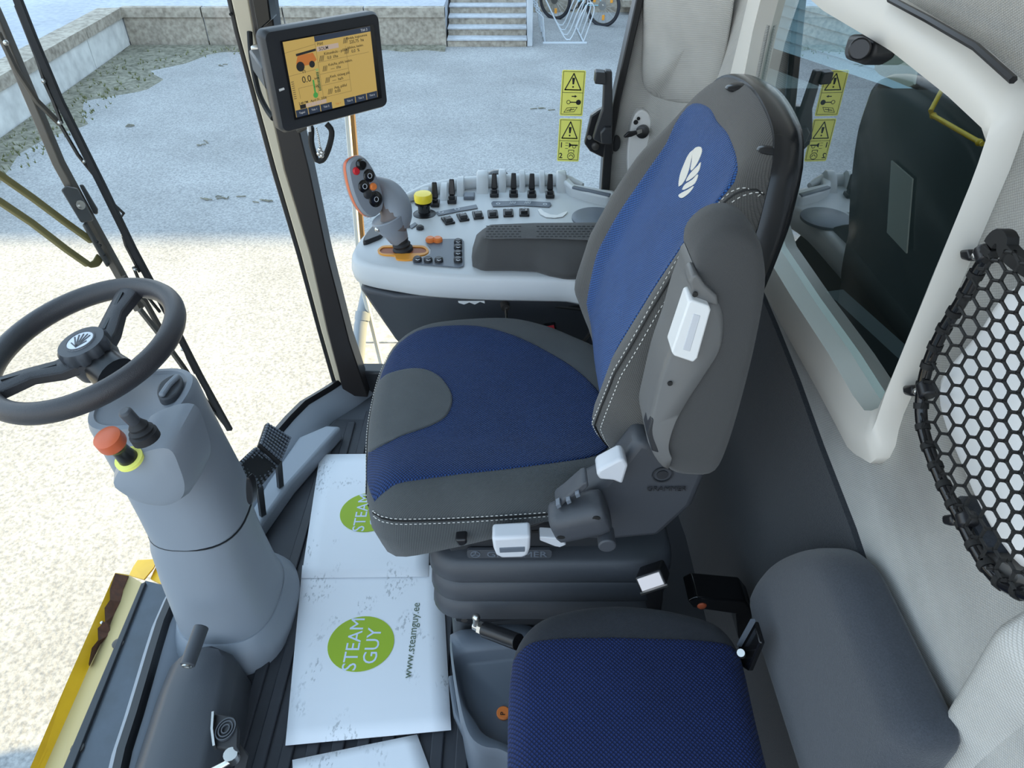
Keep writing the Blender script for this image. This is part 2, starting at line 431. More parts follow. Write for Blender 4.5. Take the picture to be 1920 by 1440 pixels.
# ================================================================== SETTING
G = -1.5          # the yard below the cab floor
WX = .44          # inner face of the cab's rear wall
def stru(o): o['kind'] = 'structure'; return o
mb = MB().add([(-60, -30, G), (60, -30, G), (60, 60, G), (-60, 60, G)], [(0, 1, 2, 3)])
stru(mb.build('ground', M['asphalt'], loc=(0, 0, G), smooth=False))

def sill_x(y):      # plan curve of the foot of the windscreen
    pts = [(-.30, -.50), (.3, -.625), (.6, -.70), (.9, -.735), (1.3, -.70), (1.56, -.62), (1.72, -.50)]
    for (a, xa), (b, xb) in zip(pts, pts[1:]):
        if y <= b:
            t = max(0, (y - a) / (b - a)); return xa + (xb - xa) * (t * t * (3 - 2 * t) * .35 + t * .65)
    return -.50
YS = [-.25 + 1.97 * i / 30 for i in range(31)]
# floor slab
top = [V((sill_x(y) - .01, y, 0)) for y in YS] + [V((WX + .12, 1.74, 0)), V((WX + .12, -.25, 0))]
stru(MB().prism(top, (0, 0, -.05)).build('floor', M['charcoal'], loc=(0, .9, 0), smooth=False))
FLOOR = bpy.data.objects['floor']
# sill under the windscreen
def sweep_sill(prof):
    return [[V((sill_x(y) + dx, y, z)) for dx, z in prof] for y in YS]
stru(MB().loft(sweep_sill([(-.03, -.05), (-.03, .05), (.0, .066), (.012, .062), (.05, .03), (.075, .004), (.075, -.05)])).build('trim_1', M['midgrey'], loc=(-.6, .9, 0)))
stru(MB().loft(sweep_sill([(-.012, .05), (-.012, .075), (.004, .078), (.012, .066), (.012, .05)])).build('trim_2', M['black'], loc=(-.6, .9, .05)))
# curved windscreen, leaning forward
def wsx(y, z): return sill_x(y) - .004 - .13 * z
rows = [[V((wsx(y, z), y, z)) for z in (.07, .4, .8, 1.2, 1.75)] for y in [-.25 + 1.96 * i / 48 for i in range(49)]]
face(stru(MB().grid(rows).build('window_1', M['glassclear'], loc=(-.7, .9, .1))), (1, 0, 0))
# right side window
YW = 1.735
lft = [V((-.49 - .11 * (z - 0) , YW, z)) for z in (.085, .8, 1.6)]; rgt = [V((.235 + .127 * (z - .65), YW, z)) for z in (1.6, .8, .62, .085)]
mb = MB(); pts = lft + rgt; mb.add(pts, [tuple(range(len(pts)))])
face(stru(mb.build('window_2', M['glassclear'], loc=(-.1, YW, .1), smooth=False)), (0, -1, 0))
# sill and lower panel of the right side
stru(MB().prism([(-.50, 1.715, -.05), (.5, 1.715, -.05), (.5, 1.715, .085), (-.50, 1.715, .085)], (0, .05, 0)).build('wall_right', M['dark'], loc=(0, 1.73, 0), bevel=.008))
# front right post: beige face and black face
def band(px_l, px_r, y0, y1, name, m):
    l = [at(a, b, y=y0) for a, b in px_l]; r = [at(a, b, y=y0) for a, b in px_r]; d = V((0, y1 - y0, 0))
    mb = MB().loft([[a, b, b + d, a + d] for a, b in zip(l, r)])
    return stru(mb.build(name, m, loc=(l[-1].x, y0, l[-1].z), bevel=.003))
band([(420, -60), (447, 60), (518, 320), (565, 480), (602, 620), (636, 738)], [(455, -60), (476, 60), (534, 320), (583, 480), (614, 620), (646, 738)], 1.685, 1.73, 'trim_3', M['beige'])
band([(455, -60), (476, 60), (533, 320), (582, 480), (613, 620), (645, 742)], [(500, -60), (515, 60), (580, 320), (614, 480), (655, 640), (690, 745)], 1.675, 1.735, 'trim_4', M['post'])
band([(411, -60), (438, 60), (508, 320), (556, 480), (594, 620), (628, 738)], [(420, -60), (447, 60), (518, 320), (565, 480), (602, 620), (636, 738)], 1.70, 1.745, 'trim_5', M['black'])
# small dark cover on the post above the screen
t = root('post_cover', 'black box-shaped cover clamped to the front post above the display', 'cover', at(484, 55, y=1.62))
MB().prism([at(465, -40, y=1.62), at(498, -40, y=1.62), at(508, 38, y=1.62), at(484, 60, y=1.62)], (0, .05, 0)).build('cover_body', M['gloss'], t, bevel=.003)
MB().tube([at(432, 27, y=1.68), at(432, 27, y=1.70)], .003, 10).build('screw', M['ink'], t)
stru(MB().box((-.17, .93, 1.79), (1.56, 1.78, .06)).build('ceiling', M['headliner'], loc=(-.17, .93, 1.79), bevel=.02))
# rear right door post (black seal) and corner lining
band([(1199, -30), (1150, 190), (1133, 270), (1127, 360), (1122, 470)], [(1214, -30), (1164, 190), (1150, 270), (1143, 360), (1140, 470)], 1.695, 1.745, 'trim_6', M['black'])
def corner(z):
    x0 = .246 + .127 * (z - .65)
    x0 -= .022
    return [V((x0, 1.725, z)), V((x0 + .03, 1.728, z)), V((x0 + .06, 1.722, z)), V((.345, 1.69, z)), V((.375, 1.65, z)), V((.40, 1.59, z)), V((.42, 1.52, z)), V((.435, 1.43, z)), V((.44, 1.34, z))]
stru(MB().grid([corner(z) for z in (0, .3, .6, .8, 1.0, 1.3, 1.6)]).build('wall_corner', M['headliner'], loc=(.4, 1.7, 0), solid=.006))

# rear wall with its window opening
FI = [(1455, -60), (1424, 60), (1404, 160), (1396, 300), (1440, 462), (1500, 558), (1570, 662), (1618, 742), (1640, 770), (1664, 770), (1700, 690), (1770, 520), (1845, 345), (1876, 262), (1866, 240), (1800, 180), (1690, 95), (1560, 20), (1490, -40)]
FO = [(1425, -80), (1392, 60), (1368, 160), (1360, 330), (1412, 500), (1470, 610), (1540, 735), (1598, 845), (1640, 870), (1660, 850), (1672, 790), (1750, 610), (1880, 300), (1915, 190), (1900, 155), (1830, 90), (1700, 10), (1570, -70), (1500, -110)]
inn = pxl(FI, x=WX - .012); out = pxl(FO, x=WX - .012)
half = pxl([(a * .5 + c * .5, b * .5 + d * .5) for (a, b), (c, d) in zip(FI, FO)], x=WX)
# wall cloth: bridge from the opening to the wall's rectangle
def rectpt(p):
    c0 = V((WX, 1.0, .95)); d = p - c0; lim = []
    for k, lo, hi in ((1, -.10, 1.40), (2, .0, 1.62)):
        if d[k] > 0: lim.append((hi - c0[k]) / d[k])
        elif d[k] < 0: lim.append((lo - c0[k]) / d[k])
    q = c0 + d * min(lim); q.x = WX; return q
hs = resample(half, 80, True); rs = [rectpt(p) for p in hs]
for cy, cz in ((-.10, 0), (-.10, 1.62), (1.40, 0), (1.40, 1.62)):
    i = min(range(80), key=lambda k: (rs[k] - V((WX, cy, cz))).length); rs[i] = V((WX, cy, cz))
stru(MB().loft([hs, [a.lerp(b, .5) for a, b in zip(hs, rs)], rs], False, False).build('wall_rear', M['headliner'], loc=(WX, .8, 0), solid=.004))
# window frame
i2 = [p + V((-.012, 0, 0)) for p in inn]; o2 = [p + V((-.004, 0, 0)) for p in out]
mid = [a.lerp(b, .5) + V((-.016, 0, 0)) for a, b in zip(inn, out)]
i3 = [p + V((.03, 0, 0)) for p in inn]; o3 = [p + V((.014, 0, 0)) for p in out]
rsm = lambda L: resample(L, 120, True)
fr_ = stru(MB().loft([rsm(i3), rsm(i2), rsm(mid), rsm(o2), rsm(o3)], False, False).build('trim_7', M['trimgrey'], loc=(WX, 1.1, .7), ang=60))
gl = [p + V((.018, 0, 0)) for p in inn]
g3 = MB().add(gl, [tuple(range(len(gl)))]).build('window_3', M['glassdark'], loc=(WX, 1.1, .7), smooth=False); face(stru(g3), (-1, 0, 0))
# rubber channel of the sliding pane along the lower edge
sl = pxl([(1425, 450), (1500, 572), (1570, 680), (1640, 768)], x=WX - .004)
stru(MB().bar(sl, .012, .014, (1, 0, 0)).build('trim_8', M['black'], loc=(WX, 1.1, .7)))
tb = pxl([(1668, -2), (1740, 36), (1830, 88), (1900, 150)], x=WX - .03)
stru(MB().tube(tb, .0035, 6).build('trim_9', M['black'], loc=(WX, .8, 1.2)))

# dark carpet on the lower rear wall
CP = [(1408, 500), (1455, 610), (1497, 715), (1540, 835), (1600, 990), (1668, 1195), (1735, 1420), (1790, 1620)]
cp = pxl(CP, x=WX - .006)
low = [V((WX - .006, p.y, -.0)) for p in cp]; far = [V((WX - .03, 1.46, cp[0].z)), V((WX - .03, 1.46, 0))]
mb = MB().loft([[far[0]] + cp, [far[1]] + low], closed=False)
stru(mb.build('wall_back_lower', M['carpet'], loc=(WX, .9, 0), solid=.008, smooth=False))

# near side: padded lining of the door post
sil = [(2080, 1060), (1990, 1110), (1920, 1159), (1875, 1192), (1849, 1230), (1804, 1305), (1762, 1369), (1710, 1440), (1650, 1540)]
def lin(k):
    base = spline([at(a, b, y=.34) for a, b in sil], 60); c0 = V((.66, .30, .55)); out_ = []
    for p in base: out_.append(p.lerp(c0, k[0]) + V((0, k[1], 0)))
    return out_
ks = [(.40, .06), (.10, .03), (.01, .006), (.0, .0), (.012, -.008), (.035, -.018), (.07, -.029), (.12, -.040), (.19, -.051), (.28, -.060), (.42, -.067), (.65, -.071)]
stru(MB().grid([lin(k) for k in ks]).build('wall_left', M['headliner'], loc=(.5, .3, 0), ang=90))

# pouch-like padded panel on the corner lining
po = spline([(1205, -60), (1207, 60), (1206, 150), (1222, 178), (1260, 190), (1318, 192), (1345, 160), (1368, 60), (1385, -60)], 60, False)
o_ = [at(p.x, p.y, y=1.70 - .20 * max(0, (p.x - 1235) / 130)) for p in po]; c_ = sum(o_, V()) / len(o_)
mb = MB().loft([[p + V((0, .02, 0)) for p in o_], o_, [p.lerp(c_, .03) + V((0, -.008, 0)) for p in o_], [p.lerp(c_, .10) + V((0, -.014, 0)) for p in o_], [p.lerp(c_, .35) + V((0, -.018, 0)) for p in o_], [p.lerp(c_, .97) + V((0, -.019, 0)) for p in o_]])
tag(mb.build('padded_panel', M['headliner'], loc=c_, ang=80), 'cream cloth padded panel on the rear corner lining above the key switch', 'panel')

# ================================================================== OUTSIDE
PZ = -.90
# raised platform behind and to the left
edge = [V((-5.3, 1.0, 0)), V((-5.98, 8.3, 0)), V((-6.38, 12.85, 0)), V((-1.09, 12.85, 0))]
t = root('loading_platform', 'pale raised platform with concrete kerb across the far left of the yard', 'platform', (-8, 12.9, G))
MB().prism([V((p.x - .03, p.y + .03, PZ - .004)) for p in edge] + [V((-1.12, 30, PZ - .004)), V((-40, 30, PZ - .004)), V((-40, 1, PZ - .004))], (0, 0, -.5)).build('platform_slab', M['platform'], t, smooth=False)
def kerb(a, b, nrm, n, wdt, mtop, mface):
    a, b, nrm = V(a), V(b), V(nrm)
    for i in range(n):
        p = a.lerp(b, i / n + .002); q = a.lerp(b, (i + 1) / n - .002); h = random.uniform(-.006, .006)
        MB().loft([[p, q, q + V((0, 0, PZ - G + h)), p + V((0, 0, PZ - G + h))], [p + nrm * .12, q + nrm * .12, q + nrm * .12 + V((0, 0, PZ - G + h)), p + nrm * .12 + V((0, 0, PZ - G + h))]]).build('concrete_panel', mface, t, smooth=False)
        MB().loft([[p - nrm * .03 + V((0, 0, PZ - G + .006 + h)), q - nrm * .03 + V((0, 0, PZ - G + .006 + h)), q - nrm * .03 + V((0, 0, PZ - G - .14)), p - nrm * .03 + V((0, 0, PZ - G - .14))],
                   [p + nrm * wdt + V((0, 0, PZ - G + .006 + h)), q + nrm * wdt + V((0, 0, PZ - G + .006 + h)), q + nrm * wdt + V((0, 0, PZ - G - .14)), p + nrm * wdt + V((0, 0, PZ - G - .14))]]).build('kerb_stone', mtop, t, smooth=False)
kerb((-5.3, 1.0, G), (-5.98, 8.3, G), (-1, -.09, 0), 4, .34, M['concrete'], M['whitewash'])
kerb((-5.98, 8.3, G), (-6.38, 12.85, G), (-1, -.09, 0), 3, .34, M['concrete'], M['whitewash'])
kerb((-6.38, 12.85, G), (-1.09, 12.85, G), (0, 1, 0), 4, .12, M['concrete'], M['concrete'])
# moss strip along its foot
mb = MB(); rows = []
for i in range(41):
    k = i / 40
    if k < .6: a = V((-5.3, 1.0, G)).lerp(V((-6.36, 12.8, G)), k / .6); nn = V((1, .08, 0))
    else: a = V((-6.36, 12.8, G)).lerp(V((-1.1, 12.8, G)), (k - .6) / .4); nn = V((0, -1, 0))
    wd = .55 + .25 * math.sin(i * 1.7) + .15 * math.sin(i * 4.1) + (.8 * math.exp(-((k - .56) / .09) ** 2)); wd = max(.2, wd) if k < .75 else .22 + .1 * math.sin(i * 3)
    rows.append([a + V((0, 0, .05)), a + nn * wd * .5 + V((0, 0, .03)), a + nn * wd + V((0, 0, -.01))])
tag(mb.grid(rows).build('moss_strip', M['soil'], loc=(-6, 10, G)), 'ragged strip of moss and dirt along the platform foot', 'moss', kind='stuff')
# tufts and pebbles on the strip
mb = MB()
for i in range(420):
    k = random.random(); a = V((-5.7, 5, G)).lerp(V((-6.36, 12.7, G)), k) + V((random.uniform(.05, .6 + .5 * k), 0, .03))
    if k > .9: a.x += random.uniform(0, 3.0)
    for j in range(3):
        d = V((random.uniform(-.03, .03), random.uniform(-.03, .03), random.uniform(.02, .06)))
        mb.add([a + V((-.008, 0, 0)), a + V((.008, 0, 0)), a + d], [(0, 1, 2)])
tag(mb.build('grass_tufts', mat('dry_moss', (.16, .17, .07), .9), loc=(-6, 10, G), smooth=False), 'short dry grass tufts growing on the moss strip', 'grass', kind='stuff')
# fallen twigs on the asphalt
tw = MB()
for q in [(395, 371), (430, 368), (498, 376), (240, 235), (415, 122), (380, 268), (1018, 204)]:
    p = at(*q, z=G + .01)
    for j in range(5):
        d = V((random.uniform(-.1, .1), random.uniform(-.05, .05), .004)); s0 = p + V((random.uniform(-.08, .08), random.uniform(-.06, .06), 0)); tw.tube([s0, s0 + d], .006, 4)
tag(tw.build('twig_litter', M['soil'], loc=at(430, 368, z=G)), 'scattered twigs and leaf litter lying on the shaded asphalt', 'litter', kind='stuff')

# steps
t = root('concrete_steps', 'flight of five concrete steps leading up to the platform', 'steps', (-.42, 13, G))
for i in range(5):
    y0 = 12.9 + .27 * i; z1 = G + .12 * (i + 1)
    MB().box((-.42, y0 + .6, z1 - .075), (1.32, 1.2, .09)).build('riser', M['concrete'], t, smooth=False)
    MB().box((-.42, y0 + .59, z1 - .014), (1.34, 1.22, .028)).build('tread', M['steptop'], t, bevel=.006)
MB().box((.30, 13.25, G + .55), (.09, .7, 1.1)).build('cheek_wall', M['plaster'], t, bevel=.01)
# building behind
bld = stru(MB().box((20.3, 19, G + 7.2), (39.8, 6.4, 14.4)).build('wall_building', M['plaster'], loc=(20, 19, G), smooth=False))
MB().box((20.3, 15.78, G + .1), (39.9, .06, .34)).build('plinth', M['concrete'], bld, smooth=False)
MB().box((2.6, 15.6, G + .2), (.9, .3, .12)).build('ledge_stone', M['concrete'], bld, bevel=.01)

# bike rack
t = root('bike_rack', 'galvanised tube bicycle rack beside the concrete steps', 'rack', (.75, 13.5, G))
for i in range(4):
    y = 13.15 + .38 * i; x = .42 - .02 * i
    pth = spline([(x, y, G + .78), (x + .10, y, G + .72), (x + .34, y, G + .30), (x + .50, y, G + .06), (x + .60, y, G + .10), (x + .74, y, G + .44), (x + .86, y, G + .62), (x + .95, y, G + .52), (x + .86, y, G + .20), (x + .80, y, G + .02)], 34)
    MB().tube(pth, .011, 8).build('wheel_hoop', M['galv'], t)
    MB().tube([(x + .0, y, G + .78), (x - .02, y, G + .5), (x + .10, y, G + .4), (x + .14, y, G + .02)], .011, 8).build('hoop_leg', M['galv'], t)
MB().tube([(.56, 13.15, G + .02), (.54, 14.32, G + .02)], .014, 8).build('floor_rail', M['galv'], t)
MB().tube([(1.22, 13.15, G + .02), (1.18, 14.32, G + .02)], .014, 8).build('floor_rail', M['galv'], t)
MB().box((.9, 13.1, G + .015), (.75, .05, .03)).build('ground_bar', M['galv'], t, bevel=.004)
# bicycle
def bicycle():
    a = at(1128, 48, z=G); b = V((.82, 15.15, G)); d = (b - a).normalized(); up = V((0, 0, 1)); s_ = d.cross(up)
    t = root('bicycle', 'light blue bicycle with black tyres parked against the pale wall', 'bicycle', a.lerp(b, .5))
    r_ = .335
    def wheel(c):
        c = c + up * r_; ws = []
        rim = lambda rr: [c + (d * math.cos(k * math.pi / 24) + up * math.sin(k * math.pi / 24)) * rr for k in range(49)]
        w_ = MB().tube(rim(r_), .026, 8, False).build('tyre', M['tyre'], t)
        MB().tube(rim(r_ - .03), .012, 6, False).build('rim', M['dsteel'], w_)
        mb = MB()
        for k in range(20): q = k * math.pi / 10; mb.tube([c, c + (d * math.cos(q) + up * math.sin(q)) * (r_ - .03)], .0022, 3)
        mb.build('spokes', M['steel'], w_)
        MB().tube([c - s_ * .05, c + s_ * .05], .022, 12).build('hub', M['steel'], w_)
        rr = MB(); rr.lathe([(.028, 0), (.08, 0), (.08, .003), (.028, .003)], c - s_ * .03, s_, 24); rr.build('brake_disc', M['steel'], w_)
        for q in (.4, 2.6, 4.6):
            e = c + (d * math.cos(q) + up * math.sin(q)) * .2; MB().box(e, (.05, .02, .09)).build('reflector', M['amber'], w_, bevel=.006)
    wheel(a); wheel(b)
    A, B = a + up * r_, b + up * r_
    bb = A.lerp(B, .42) - up * .04; seat = A.lerp(B, .33) + up * .52; head = A.lerp(B, .86) + up * .46; hd2 = A.lerp(B, .89) + up * .34
    MB().tube([bb, seat], .017).tube([bb, hd2], .022).tube([seat - up * .05, head], .018).tube([head + up * .03, hd2 - up * .03], .022).tube([A, bb], .011).tube([A, seat - up * .07], .009).build('frame', M['bikeblue'], t)
    MB().tube([hd2, B + s_ * .05], .014).tube([hd2, B - s_ * .05], .014).build('fork', M['dsteel'], t)
    MB().tube([head, head + up * .1, head + up * .12 - s_ * .3], .012).tube([head + up * .12, head + up * .12 + s_ * .3], .012).build('handlebar', M['dsteel'], t)
    MB().ball(seat + up * .08, .1, 8, (1.3, .6, .35)).tube([seat, seat + up * .07], .012).build('saddle', M['rubber'], t)
    MB().lathe([(.02, 0), (.075, 0), (.075, .004), (.02, .004)], bb - s_ * .04, s_, 28).build('chainring', M['dsteel'], t)
    MB().bar([bb - s_ * .06, bb - s_ * .06 + d * .15 - up * .08], .012, .02).box(bb - s_ * .1 + d * .16 - up * .085, (.09, .07, .02)).build('crank_arm', M['dsteel'], t)
    MB().bar([bb + s_ * .06, bb + s_ * .06 - d * .15 + up * .08], .012, .02).box(bb + s_ * .1 - d * .16 + up * .085, (.09, .07, .02)).build('crank_arm', M['dsteel'], t)
    MB().tube([A.lerp(bb, .55), A.lerp(bb, .5) - up * .27 - s_ * .12], .008).build('kickstand', M['dsteel'], t)
bicycle()

# shed added behind the rear window, standing in for a reflected building
t = root('reflection_shed', 'pale blue board-clad shed set behind the rear window in place of a reflection', 'shed', (5, 9, G))
a, b = V((3.0, 13.7, G)), V((8.6, .9, G)); dn = V((.92, .4, 0)).normalized()
MB().loft([[a + dn * .1, b + dn * .1, b + dn * .1 + V((0, 0, 2.8)), a + dn * .1 + V((0, 0, 2.8))], [a + dn * 3, b + dn * 3, b + dn * 3 + V((0, 0, 2.8)), a + dn * 3 + V((0, 0, 2.8))]]).build('shed_body', M['plaster'], t, smooth=False)
clad = mat('pale_blue_cladding', (.42, .52, .62), .6)
for i in range(17):
    z0 = V((0, 0, .28 + .148 * i)); z1 = z0 + V((0, 0, .14))
    MB().loft([[a + z0, b + z0, b + z1 + dn * .03, a + z1 + dn * .03], [a + z0 + dn * .1, b + z0 + dn * .1, b + z1 + dn * .1, a + z1 + dn * .1]]).build('cladding_board', clad, t, smooth=False)
MB().loft([[a, b, b + V((0, 0, .27)), a + V((0, 0, .27))], [a + dn * .1, b + dn * .1, b + dn * .1 + V((0, 0, .27)), a + dn * .1 + V((0, 0, .27))]]).build('plinth', M['machine'], t, smooth=False)
# rear body of the machine: engine deck and tall grain tank
t = root('harvester_body', 'dark rear body of the harvester with deck and tall tank beyond the rear window', 'machine', (2.2, .9, G))
MB().box((2.4, .7, -.13), (3.6, 3.0, 1.82)).build('deck', M['machine'], t, bevel=.02)
MB().box((3.2, .9, 1.35), (3.2, 3.4, 2.1)).build('grain_tank', M['machine'], t, bevel=.02)
MB().bar([at(1560, 560, z=.79), at(1700, 690, z=.79)], .03, .03).build('deck_rib', M['dark'], t)
t = root('yellow_handrail', 'thin yellow L-shaped pipe rail seen through the rear window', 'handrail', at(1745, 212, y=1.7))
MB().tube([at(1768, 165, y=1.75), at(1745, 208, y=1.7), at(1748, 216, y=1.7), at(1842, 270, y=1.5)], .0055, 10).build('rail_tube', M['yellow'], t)
for q in ((1750, 217), (1836, 267)): MB().ball(at(*q, y=1.7 if q[0] < 1800 else 1.51), .008, 6).build('pipe_joint', M['yellow'], t)
# cream plate added behind the rear glass in place of a reflection
t = root('cream_reflection', 'cream rectangular plate standing for a reflection at the top of the rear window', 'lamp', at(1680, 120, x=.72))
f4 = pxl([(1642, 82), (1638, 130), (1650, 142), (1712, 168), (1722, 162), (1728, 128), (1700, 100)], x=.72)
MB().prism(f4, (.05, 0, 0)).build('reflection_back', M['dark'], t, bevel=.006)
MB().prism([p.lerp(sum(f4, V()) / 7, .12) + V((-.004, 0, 0)) for p in f4], (.004, 0, 0)).build('reflection_face', M['creamtone'], t)
t = root('window_latch', 'black plastic latch block at the top of the rear window', 'latch', at(1605, 90, x=WX - .01))
bo = pxl([(1590, 64), (1617, 64), (1640, 75), (1632, 110), (1612, 122), (1582, 112), (1580, 95)], x=WX - .02)
MB().prism(bo, (.03, 0, 0)).build('latch_block', M['dark'], t, bevel=.006, seg=3)
MB().tube([at(1612, 92, x=WX - .05), at(1612, 92, x=WX - .02)], .012, 16).build('latch_knob', M['black'], t, bevel=.002)

# handrail, deck and tube outside the right window
t = root('side_handrail', 'upright handrail with its sunlit face coloured cream outside the right window behind the joystick', 'handrail', at(672, 500, y=2.05))
MB().bar([at(650, 200, y=2.05), at(676, 520, y=2.05), V((at(676, 520, y=2.05).x + .05, 2.05, -.40))], .013, .02, (0, 1, 0)).build('rail_front', M['creamtone'], t, bevel=.002)  # cream colour stands for sun on this face of the pole
MB().bar([at(660, 200, y=2.07), at(686, 520, y=2.07)], .012, .02, (0, 1, 0)).build('rail_side', M['brownpaint'], t, bevel=.002)
t = root('access_platform', 'pale worn access platform outside the right window beyond the seat', 'platform', (-.5, 2.3, -.5))
for i in range(5):
    MB().box((-.52, 1.98 + .17 * i, -.42), (.34, .163, .04)).build('deck_plank', M['planks'], t, bevel=.004)
MB().tube([at(690, 545, y=2.1), at(676, 610, y=2.02), at(670, 690, y=1.95)], .022, 14).build('tube_rail', M['oldtube'], t)
MB().tube([at(681, 585, y=2.05), at(679, 600, y=2.035)], .026, 14).build('tube_collar', M['oldtube'], t)

# feeder house and header edge ahead of the cab, lower left
t = root('header_plate', 'yellow and grey sheet metal feeder edge below the windscreen', 'machine part', at(200, 1250, z=-.45))
hz = -.45
MB().prism(pxl([(272, 1088), (330, 1102), (372, 1250), (345, 1500), (110, 1500)], z=hz), (0, 0, -.03)).build('grey_plate', M['plate'], t, bevel=.002)
MB().prism(pxl([(264, 1094), (273, 1090), (112, 1500), (92, 1500)], z=hz + .012), (0, 0, -.02)).build('plate_lip', M['dark'], t, bevel=.002)
def bentstrip(name, l, r, z0, z1, m, th=.006):
    a = [at(p, q, z=z0) for p, q in l]; b = [at(p, q, z=z1) for p, q in r]
    return MB().loft([[x, y, y + V((0, 0, -th)), x + V((0, 0, -th))] for x, y in zip(a, b)]).build(name, m, t, smooth=False)
bentstrip('tan_flange', [(242, 1078), (150, 1290), (48, 1520)], [(266, 1093), (190, 1270), (96, 1520)], hz - .05, hz, M['tan'])
bentstrip('yellow_flange', [(216, 1074), (125, 1280), (22, 1520)], [(242, 1078), (150, 1290), (48, 1520)], hz - .02, hz - .05, M['yellow'])
bentstrip('rust_patch', [(216, 1075), (206, 1105), (206, 1125), (196, 1140), (197, 1165), (183, 1178), (184, 1200), (172, 1215), (166, 1245)], [(241, 1080), (230, 1105), (226, 1128), (214, 1150), (206, 1172), (209, 1186), (188, 1206), (180, 1222), (167, 1248)], hz - .012, hz - .04, M['rust'], .004)
bentstrip('yellow_upright', [(312, 1006), (300, 1045), (282, 1085)], [(322, 1040), (318, 1060), (302, 1095)], hz - .10, hz - .06, M['yellow'])
bentstrip('yellow_bracket', [(258, 1050), (250, 1062), (242, 1078)], [(294, 1048), (288, 1064), (270, 1086)], hz - .16, hz - .08, M['yellow'])
for q in ((205, 1133), (191, 1168)): MB().ball(at(*q, z=hz - .025), .006, 6).build('rivet', M['steel'], t)
for q in ((222, 1208), (146, 1404)): MB().lathe([(.016, 0), (.016, .006), (.008, .010)], at(*q, z=hz), (0, 0, 1), 12).build('bolt', M['dsteel'], t)
tag(MB().ball(at(322, 1245, z=-.16), .06, 10, (.5, 1, 1)).build('front_lamp', M['creamtone'], loc=at(322, 1245, z=-.2)), 'cream rounded lamp below the windscreen beside the steering column', 'lamp')

# ================================================================== CAB INTERIOR
# ---- floor mat with ribs, laid on the floor
t = root('floor_mat', 'dark ribbed rubber floor mat under the papers', 'mat', (-.3, .9, 0))
ml = [V((sill_x(y) + .085, y, .001)) for y in YS[4:29]]
mb = MB().loft([[V((p.x, p.y, .001)) for p in ml], [V((p.x, p.y, .006)) for p in ml], [V((.10, p.y, .006)) for p in ml], [V((.10, p.y, .001)) for p in ml]], closed=False)
mb.build('mat_sheet', M['mat'], t)
for i in range(11):
    x = -.565 + .047 * i
    y0 = .05; y1 = 1.62 - max(0, (-.44 - x)) * 1.5
    if i == 0: y1 = .70
    MB().box((x, (y0 + y1) / 2, .009), (.024, y1 - y0, .008)).build('rib', M['mat'], t, bevel=.003)
# raised kick ledge inside the sill at the far front corner
kl = pxl([(470, 1010), (545, 905), (640, 798), (612, 796), (560, 818), (500, 905), (452, 990)], z=.055)
tag(MB().prism(kl, (0, 0, -.05)).build('kick_ledge', M['midgrey'], loc=at(560, 880, z=.0), bevel=.010, seg=3), 'grey raised plastic ledge on the floor beside the pedals', 'ledge')
# near left footrest hump
t = root('footrest', 'black grained footrest hump at the near foot of the steering column', 'footrest', (-.58, .6, 0))
fo = [[V((x0 + (-.005 if k == 0 else 0), y, 0)), V((x0 - .0, y, .07)), V((x0 + .03, y, .105)), V((x0 + .07, y, .115)), V((x1 - .02, y, .105)), V((x1, y, .085)), V((x1 + .012, y, .0))] for k, (y, x0, x1) in enumerate([(.40, -.645, -.50), (.55, -.668, -.515), (.70, -.68, -.53), (.765, -.68, -.54), (.785, -.66, -.56)])]
MB().loft(fo).build('hump', M['charcoal'], t, bevel=.006)

# ---- papers
def paper(corners, label, logo=None, url=None, z=.0165, bend=0):
    c4 = [at(a, b, z=z) for a, b in corners]; o = sum(c4, V()) / 4
    rows = []
    for i in range(13):
        a = c4[0].lerp(c4[3], i / 12); b = c4[1].lerp(c4[2], i / 12)
        rows.append([a.lerp(b, j / 8) + V((0, 0, bend * math.sin(i * .7) * math.sin(j * .9) * .5)) for j in range(9)])
    t = root('paper_sheet', label, 'paper', o)
    MB().grid(rows).build('sheet', M['paper'], t, solid=.0006)
    F = Fr(o, (c4[1] - c4[0]), (c4[0] - c4[3]))
    if logo:
        for k in range(1):
            c = at(*logo[0], z=z + .0008); rx = logo[1]
            u0 = (c - F.o).dot(F.x); v0 = (c - F.o).dot(F.y)
            mb = MB().loft([[F(u0 + rx * math.cos(q), v0 + rx * logo[2] * math.sin(q), w_) for q in (2 * math.pi * k / 48 for k in range(48))] for w_ in (.0008, .0014)])
            mb.build('logo_disc', M['green'], t)
            text('logo_lettering', 'STEAM', .042, F.m4(u0 - .014, v0 - .001, .0017, 90), M['whiteink'], t, .0002, sx_=1.0)
            text('logo_lettering', 'GUY', .042, F.m4(u0 + .026, v0 - .006, .0017, 90), M['whiteink'], t, .0002, sx_=1.0)
        if url:
            c = at(*url, z=z); text('web_address', 'www.steamguy.ee', .0245, F.m4((c - F.o).dot(F.x), (c - F.o).dot(F.y), .0012, 90), M['greyink'], t, .0001)
    return t
paper([(548, 1445 - 20), (782, 1377), (850, 1560), (560, 1660)], 'blank white sheet lying lowest at the bottom edge of the picture', z=.0148)
paper([(567, 1060), (829, 1060), (846, 1369), (535, 1398)], 'smudged white sheet showing the whole green round print and web address', ((677, 1206), .0700, .93), (773, 1198), .0172)
paper([(600, 852), (812, 850), (803, 1081), (565, 1084)], 'white sheet half hidden under the seat front with its green print partly covered', ((690, 960), .0700, .93), None, .0195)

